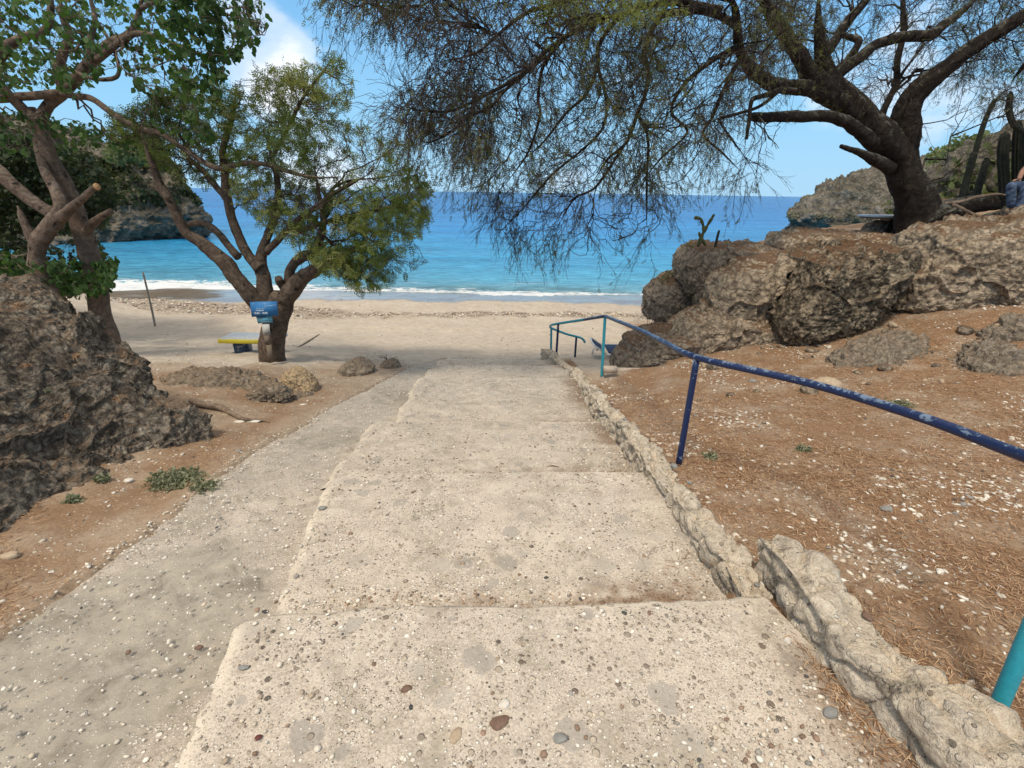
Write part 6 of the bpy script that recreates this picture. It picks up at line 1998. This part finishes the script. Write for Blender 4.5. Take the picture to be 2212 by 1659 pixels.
# ------------------------------------------------------------------ driftwood branch, pole, planks
def limbthing(name, pts_, m, label, cat, seed=0, on=None, sides=14, extra=()):
    C, r = [], []
    for (px, py, rp, y) in pts_:
        C.append(P2(px, py, y)); r.append(rp / FPX * y / dirs(np.array(float(px)), np.array(float(py)))[1])
    C = np.array(C)
    e = C.mean(0)
    Cs = catmull(C, 8)
    rs = np.interp(np.linspace(0, 1, len(Cs)), np.linspace(0, 1, len(r)), r)
    mb = MB()
    v, q, t = tube(Cs, rs, sides, .14, True, seed)
    mb.add(v - e, q, t)
    for (k, d, L, rr) in extra:
        a = Cs[k]
        v, q, t = tube(np.array([a, a + np.array(d) * L * .5, a + np.array(d) * L + [0, 0, .01]]), [rr, rr * .8, rr * .4], 8, .1)
        mb.add(v - e, q, t)
    o = link(name, mb.me(name, m), None, label, cat)
    o.location = tuple(e)
    return o


limbthing('fallen_branch', [(412, 866, 5, gy(412, 872)), (430, 872, 8, gy(430, 880)), (455, 876, 7, gy(455, 884)), (478, 880, 7, gy(478, 888)), (500, 893, 5, gy(500, 898)), (530, 906, 4, gy(530, 910)), (560, 907, 2.5, gy(560, 910)), (582, 912, 1.5, gy(582, 913))],
          M_DRIFT, 'brown fallen branch lying on the dirt at the foot of the karst boulder', 'branch', 3)
limbthing('stick', [(1018, 0, 1, 5), (1018, 1, 1, 5)], M_DRIFT, 'x', 'stick') if False else None
limbthing('stick', [(640, 752, 1.6, 9.3), (665, 738, 2.2, 9.4), (690, 722, 1.0, 9.5)], M_PALEW, 'pale forked driftwood stick leaning behind the tree with signs', 'stick', 5)
limbthing('stick', [(1180, 1008, .9, gy(1180, 1008)), (1194, 1006, 1.5, gy(1194, 1008)), (1208, 1009, .9, gy(1208, 1010))], M_DRIFT, 'curled brown bark piece on the edge of the third step', 'stick', 6)
limbthing('stick', [(1862, 735, 1.5, gy(1862, 740)), (1880, 744, 2.2, gy(1880, 748)), (1895, 750, 1.2, gy(1895, 753))], M_PALEW, 'short grey stick on the slope under the big pitted boulder', 'stick', 7)
limbthing('beach_pole', [(336, 707, 2.2, gy(336, 705)), (325, 655, 2.0, gy(336, 705)), (309, 588, 1.8, gy(336, 705))], M_POLE, 'thin grey pole stuck leaning in the sand near the water', 'pole', 8, sides=8)
# logs and dead wood behind the big tree
for kk, (pp, m, lb) in enumerate([
    ([(2010, 465, 18, 9.4), (2060, 450, 20, 9.6), (2120, 440, 18, 9.7), (2200, 432, 16, 9.8), (2300, 430, 12, 9.8)], M_BARKD, 'thick dark fallen log behind the foot of the big tree'),
    ([(2040, 440, 3, 9.1), (2075, 436, 4, 9.1), (2110, 426, 3.4, 9.1), (2150, 420, 3, 9.1), (2185, 423, 1.5, 9.1)], M_DRIFT, 'pale bowed branch arching over the dark log'),
    ([(2058, 442, 4, 9.0), (2100, 462, 3.5, 8.9), (2135, 478, 2.5, 8.8)], M_DRIFT, 'straight grey branch slanting down from the dark log'),
    ([(2120, 478, 12, 9.0), (2160, 468, 14, 9.2), (2230, 462, 14, 9.3)], M_BARKD, 'second dark log lying lower, beside the feet of the seated person')]):
    limbthing('log', pp, m, lb, 'log', 80 + kk)
rock('rock', [(1995, 452), (2010, 432), (2045, 425), (2075, 430), (2095, 445), (2070, 462), (2020, 468)], (9.9, 0, 0), .3, .3, M_ROCK, 'pale rounded rock behind the dark log right of the big trunk', 'rock', seed=71, nb=120, nr=30, disp=(.03, .02, .01))

# blue white board leaning behind the trunk
bb = empty('plank_table', P2(1910, 475, 9.6), 'pale blue edged board resting level behind the foot of the big tree', 'board')
A, B_ = P2(1874, 470, 9.5), P2(1990, 464, 9.6)
c = (A + B_) / 2
mb = MB(); mb.box(c, (abs(B_[0] - A[0]) / 2, .25, .018))
link('top', mb.me('top', mat_simple('board_pale', (.40, .50, .62), (.55, .62, .70), 6, .6, .1), False), bb)
mb = MB(); mb.box(c - [0, 0, .035], (abs(B_[0] - A[0]) / 2 - .02, .22, .012))
link('edge_board', mb.me('edge_board', M_PLANK, False), bb)
rock('rock', [(1855, 512), (1866, 488), (1890, 474), (1940, 470), (1990, 472), (2010, 490), (2010, 512)], (9.75, 0, 0), .32, .3, M_ROCKB,
     'dark low rock carrying the pale board behind the foot of the big tree', 'rock', seed=151, nb=160, nr=40, disp=(.05, .03, .02), pw=3, rim=.6)


# ------------------------------------------------------------------ bench
def bench():
    y = gy(505, 763)
    f = P2(505, 763, y)
    e = empty('bench', f + [.3, 0, 0], 'low bench with yellow edged grey top, half behind the tree with signs', 'bench')
    k = y / dirs(np.array(500.), np.array(750.))[1] / FPX
    x0 = P2(480, 735, y)[0]
    L = 1.0
    zt = P2(500, 733, y)[2]
    mb = MB(); mb.box((x0 + L / 2, y + .12, zt + .006), (L / 2, .21, .028))
    link('seat', mb.me('seat', M_BENCHG, False), e)
    mb = MB(); mb.box((x0 + L / 2, y - .104, zt - .004), (L / 2 + .004, .016, .036))
    link('edge_board', mb.me('edge_board', M_BENCHY, False), e)
    hz = (zt - .03 - (f[2] - .05)) / 2
    for sx in (.27, .86):
        mb = MB()
        rot = Matrix.Rotation(R(12), 3, 'Z')
        mb.box((x0 + sx, y + .12, zt - .028 - hz), (.10, .16, hz), np.array(rot))
        link('leg', mb.me('leg', M_BENCHB, False), e)


bench()


# ------------------------------------------------------------------ sun lounger
def lounger():
    y = 8.7
    e = empty('sun_lounger', P2(1330, 772, y), 'white framed sun lounger with navy fabric on the sand beside the jagged grey rock', 'sun lounger')

    def Q(px, py, dy=0):
        return P2(px, py, y + dy)
    fb = MB()
    r = .017
    # rear/left end: white legs and frame; long side towards the right behind the rock
    a = Q(1293, 768, .0)
    zt = Q(1306, 766)[2]
    zg = float(surf(a[0], y))
    x0 = Q(1306, 766)[0]
    x1 = x0 + 1.25
    yb = y + .62
    for yy_ in (y, yb):
        v, q, t = tube(np.array([[x0, yy_, zt], [x1, yy_, zt]]), .022, 10)
        fb.add(v, q, t)
    for xx in (x0, x1):
        v, q, t = tube(np.array([[xx, y, zt], [xx, yb, zt]]), .02, 10)
        fb.add(v, q, t)
    link('frame', fb.me('frame', M_WHITEP), e)
    for (xx, yy_) in ((x0 - .0, y), (x0, yb), (x1 - .1, y), (x1 - .1, yb)):
        v, q, t = tube(np.array([[xx, yy_, zt], [xx - .01, yy_ - .01, (zt + zg) / 2], [xx - .05, yy_ - .02, zg - .02]]), .018, 8)
        link('leg', mesh('leg', v, q, t, M_WHITEP), e)
    mb = MB(); mb.box(((x0 + x1) / 2 + .03, (y + yb) / 2, zt + .018), ((x1 - x0) / 2 - .06, .27, .012))
    link('seat', mb.me('seat', M_NAVYF, False), e)
    # raised back, leaning away
    p0 = np.array([x0 + .02, y, zt + .02]); p1 = np.array([x0 - .17, y - .03, zt + .155])
    W_ = np.array([0, .60, 0])
    n = 10
    u = np.linspace(0, 1, n)
    top = p0[None] + (p1 - p0)[None] * u[:, None]
    g1 = np.stack([top + [0, .03, .0], top + W_ * .5 + [0, 0, -.02], top + W_ - [0, .03, 0]], 1)
    g2 = g1 - [.01, 0, .012]
    V = np.concatenate([g1.reshape(-1, 3), g2.reshape(-1, 3)])
    q = []
    for i_ in range(n - 1):
        for j_ in range(2):
            a_ = i_ * 3 + j_
            q.append((a_, a_ + 1, a_ + 4, a_ + 3))
            q.append((a_ + 3 + n * 3, a_ + 4 + n * 3, a_ + 1 + n * 3, a_ + n * 3))
    link('backrest', mesh('backrest', V, q, None, M_NAVYF), e)
    fr = np.array([p0, p0 + (p1 - p0) * .5, p1, p1 + [-.03, .05, .01], p1 + W_ * .5 + [-.05, 0, .02], p1 + W_ + [-.03, -.05, .01], p1 + W_, p0 + (p1 - p0) * .5 + W_, p0 + W_])
    v, q, t = tube(catmull(fr, 5), .016, 8)
    link('back_frame', mesh('back_frame', v, q, t, M_WHITEP), e)
    v, q, t = tube(np.array([p1 + [0, 0, 0], p1 + [-.06, 0, -.05], [p1[0] - .07, p1[1], zg - .01 + .12]]), .016, 8)
    link('leg', mesh('leg', v, q, t, M_WHITEP), e)


lounger()

# brick-like block
pb = P2(1319, 807, 6.55)
mb = MB(); mb.box((0, 0, 0), (.098, .05, .045))
o = link('concrete_block', mb.me('concrete_block', M_BRICK, False), None, 'dusty pale block lying beside the foot of the turquoise post', 'block')
o.location = (pb[0], pb[1] + .05, pb[2] + .045)
o.rotation_euler = (0, 0, R(3))
mb = MB(); mb.box((0, 0, 0), (.5, .05, .05))
o = link('edging', mb.me('edging', M_BRICK, False), None, 'low concrete edging strip at the far end of the litter terrace', 'edging')
pe = P2(1385, 799, 6.86)
o.location = (pe[0] + .05, 6.87, pe[2] - .035)


# ------------------------------------------------------------------ signs on the tree
def board(name, corners, y, thick, m, parent):
    P = np.array([P2(*c, y) for c in corners])
    n = np.array([0, -1, 0.0])
    V = np.vstack([P + n * thick, P])
    q = [(0, 1, 2, 3), (7, 6, 5, 4), (0, 4, 5, 1), (1, 5, 6, 2), (2, 6, 7, 3), (3, 7, 4, 0)]
    return link(name, mesh(name, V, q, None, m, False), parent)


def letters(txt, px, py, y, hpx, m, parent, name='lettering', rot=0.0, cursive=.0):
    c = bpy.data.curves.new(name, 'FONT')
    c.body = txt
    dep = y / dirs(np.array(float(px)), np.array(float(py)))[1]
    c.size = hpx / FPX * dep * 1.35
    c.extrude = .0012
    c.offset = .0012
    c.shear = cursive
    c.align_x = 'LEFT'
    to = bpy.data.objects.new('tmp', c)
    COL.objects.link(to)
    bpy.context.view_layer.update()
    me = bpy.data.meshes.new_from_object(to)
    bpy.data.objects.remove(to)
    me.materials.clear()
    me.materials.append(m)
    o = bpy.data.objects.new(name, me)
    COL.objects.link(o)
    o.parent = parent
    p = P2(px, py, y)
    o.matrix_parent_inverse = parent.matrix_world.inverted()
    o.location = tuple(p)
    o.rotation_euler = (R(90), R(rot), 0)
    return o


YS = YB - .33
s1 = empty('sign', P2(570, 683, YS), 'blue hand painted board with worn white writing and hours, topmost on the forked tree', 'sign')
s1b = board('panel', [(545, 684), (601.5, 681), (598.5, 650.5), (541, 652)], YS, .018, M_BOARDB, s1)
letters('10:00 - 18:00', 548.5, 678.5, YS - .021, 4.2, M_CHALK, s1, 'lettering', -2)
letters('noodgeval', 552.5, 671.8, YS - .021, 3.0, M_CHALK, s1, 'lettering', -2, .3)


def stroke(pts_, y, r, m, parent, name='brush_stroke'):
    C = np.array([P2(a, b, y) for a, b in pts_])
    Cs = catmull(C, 5)
    v, q, t = tube(Cs, r, 6)
    o = link(name, mesh(name, v, q, t, m), parent)
    return o


stroke([(544.5, 657.5), (547, 656), (549.5, 657.5)], YS - .019, .0022, M_CHALK, s1)
stroke([(568.5, 657), (570.5, 655.5), (572.5, 658), (572.5, 661), (576, 661.5), (580, 660), (584, 660.5), (590, 659.5), (593, 658.5), (595, 659.5)], YS - .019, .0022, M_CHALK, s1)
stroke([(553.5, 666.2), (558, 667), (562, 666.8), (566, 665.8), (570, 666.5)], YS - .019, .0018, M_CHALK, s1)
stroke([(571, 662.5), (571.5, 665), (572.5, 667)], YS - .019, .0018, M_CHALK, s1)
YS2 = YS + .012
s2 = empty('sign', P2(573, 698, YS2), 'smaller blue painted board of a bay with hills, below the board with hours', 'sign')
board('panel', [(558, 698.5), (590, 697), (587.5, 682), (553.5, 682)], YS2, .012, M_BOARDT, s2)
board('painted_hill', [(556.5, 689.8), (568, 688.4), (563, 686.2), (557.5, 687.8)], YS2 - .0135, .001, M_GREYH, s2)
board('painted_hill', [(578, 688), (588.3, 687.6), (587.8, 685.5), (580, 685.6)], YS2 - .0135, .001, M_GREYH, s2)
letters('no lifeguard', 556.3, 685.4, YS2 - .0135, 2.6, M_INK, s2, 'lettering', -2)
stroke([(562, 695.8), (570, 695.2), (585, 694.6)], YS2 - .0125, .0014, M_CHALK, s2)
YS3 = YS2 + .006
s3 = empty('notice', P2(575, 722, YS3), 'small weathered white notice with a flaked corner, below the painted bay', 'notice')
board('panel', [(568.5, 724), (584, 723), (582, 699.5), (566, 700)], YS3, .008, M_PAPER, s3)
board('stain', [(572.5, 722), (583, 722), (580.5, 710.5), (574, 712)], YS3 - .0085, .0006, M_SG, s3)
s4 = empty('plank', P2(580, 780, YS3), 'narrow grey notched plank nailed to the trunk below the white notice', 'plank')
board('board', [(573, 744), (583.5, 743.5), (582, 724), (570.5, 725)], YS3, .014, M_PLANK, s4)
board('board', [(580, 784), (590, 783), (587, 744), (575, 744.2)], YS3 + .0, .010, M_PLANK, s4)


# ------------------------------------------------------------------ person
def person():
    y = 8.25
    e = empty('person', P2(2200, 470, y), 'person in blue patterned trousers sitting at the right edge with one leg bent', 'person')
    knee, ank = P2(2220, 398, y), P2(2202, 452, y - .02)
    toe = P2(2193, 466, y - .1)
    heel = P2(2205, 464, y)
    hip = knee + np.array([.46, .12, -.06])
    hip2 = hip + np.array([.03, .28, 0])
    knee2 = knee + np.array([.06, .34, .0])
    ank2 = ank + np.array([.16, .30, .0])
    pel = (hip + hip2) / 2 + [.03, 0, .03]

    def skin(name, verts, edges, rad, m, sub=2, root=0):
        me = bpy.data.meshes.new(name)
        me.from_pydata([tuple(map(float, v)) for v in verts], edges, [])
        o = link(name, me, e)
        md = o.modifiers.new('skin', 'SKIN')
        for i_, r_ in enumerate(rad):
            me.skin_vertices[0].data[i_].radius = (r_, r_) if np.isscalar(r_) else r_
        me.skin_vertices[0].data[root].use_root = True
        sb = o.modifiers.new('sub', 'SUBSURF')
        sb.levels = sub
        sb.render_levels = sub
        me.materials.append(m)
        return o
    chest = pel + np.array([-.04, -.02, .36])
    neck = chest + np.array([-.06, 0, .20])
    head = neck + np.array([-.04, 0, .12])
    crown = head + np.array([-.01, 0, .11])
    shR, shL = chest + np.array([-.03, -.19, .12]), chest + np.array([-.03, .19, .12])
    elR, elL = shR + np.array([-.14, -.04, -.24]), shL + np.array([-.14, .04, -.24])
    haR, haL = knee + np.array([.10, 0, .075]), knee2 + np.array([.10, 0, .075])
    # one continuous body
    V = [pel, (pel + chest) / 2, chest, neck, head, crown, shR, elR, haR, shL, elL, haL, hip, knee, ank, hip2, knee2, ank2, heel, toe, ank2 + (heel - ank), ank2 + (toe - ank)]
    E = [(0, 1), (1, 2), (2, 3), (3, 4), (4, 5), (2, 6), (6, 7), (7, 8), (2, 9), (9, 10), (10, 11), (0, 12), (12, 13), (13, 14), (0, 15), (15, 16), (16, 17), (14, 18), (18, 19), (17, 20), (20, 21)]
    rad = [.13, .12, .14, .055, .085, .075, .06, .042, .03, .06, .042, .03, .085, .055, .035, .085, .055, .035, .034, .025, .034, .025]
    body = skin('body', V, E, rad, M_SKIN)
    skin('trousers', [pel, hip, (hip + knee) / 2, knee, (knee + ank) / 2, ank + [0, 0, -.01], hip2, (hip2 + knee2) / 2, knee2, (knee2 + ank2) / 2, ank2], [(0, 1), (1, 2), (2, 3), (3, 4), (4, 5), (0, 6), (6, 7), (7, 8), (8, 9), (9, 10)],
         [.15, .105, .092, .078, .066, .062, .105, .092, .078, .066, .062], M_DENIM)
    skin('shirt', [pel + [0, 0, .06], (pel + chest) / 2, chest, chest + [-.03, 0, .1], shR, (shR + elR) / 2, shL, (shL + elL) / 2], [(0, 1), (1, 2), (2, 3), (3, 4), (4, 5), (3, 6), (6, 7)],
         [.145, .14, .155, .10, .075, .062, .075, .062], M_REDS)
    skin('hair', [head + [.03, 0, .04], crown + [.015, 0, .0], crown + [.0, 0, .03]], [(0, 1), (1, 2)], [.088, .085, .05], M_HAIR)
    for a_, h_, t_ in ((ank, heel, toe), (ank2, ank2 + (heel - ank), ank2 + (toe - ank))):
        skin('shoe', [h_ + [.02, 0, 0], (h_ + t_) / 2, t_], [(0, 1), (1, 2)], [.045, .04, .03], M_SHOE)
    for hd in (haR, haL):
        for f in range(5):
            b0 = hd + np.array([-.02, (f - 2) * .014, 0])
            if f == 0:
                ch = [b0 + [.02, -.006, 0], b0 + [-.0, -.022, -.01], b0 + [-.025, -.025, -.02]]
            else:
                l = (.0, .062, .072, .068, .052)[f]
                ch = [b0, b0 + [-l * .4, 0, .004], b0 + [-l * .75, 0, -.010], b0 + [-l, 0, -.028]]
            skin('finger', ch, [(i_, i_ + 1) for i_ in range(len(ch) - 1)], [.009] * (len(ch) - 1) + [.007], M_SKIN, 1)
    # the seat he rests on
    rock_seat = pel + np.array([.05, 0, -.14])
    return rock_seat


rs_ = person()
v = OV
me = blob_mesh(.42, .45, .30, 77, M_ROCK, 4)
o = link('rock', me, None, 'broad rock the person sits on at the right edge', 'rock')
o.location = tuple(rs_ + np.array([.02, .02, -.30]))

bpy.context.view_layer.update()
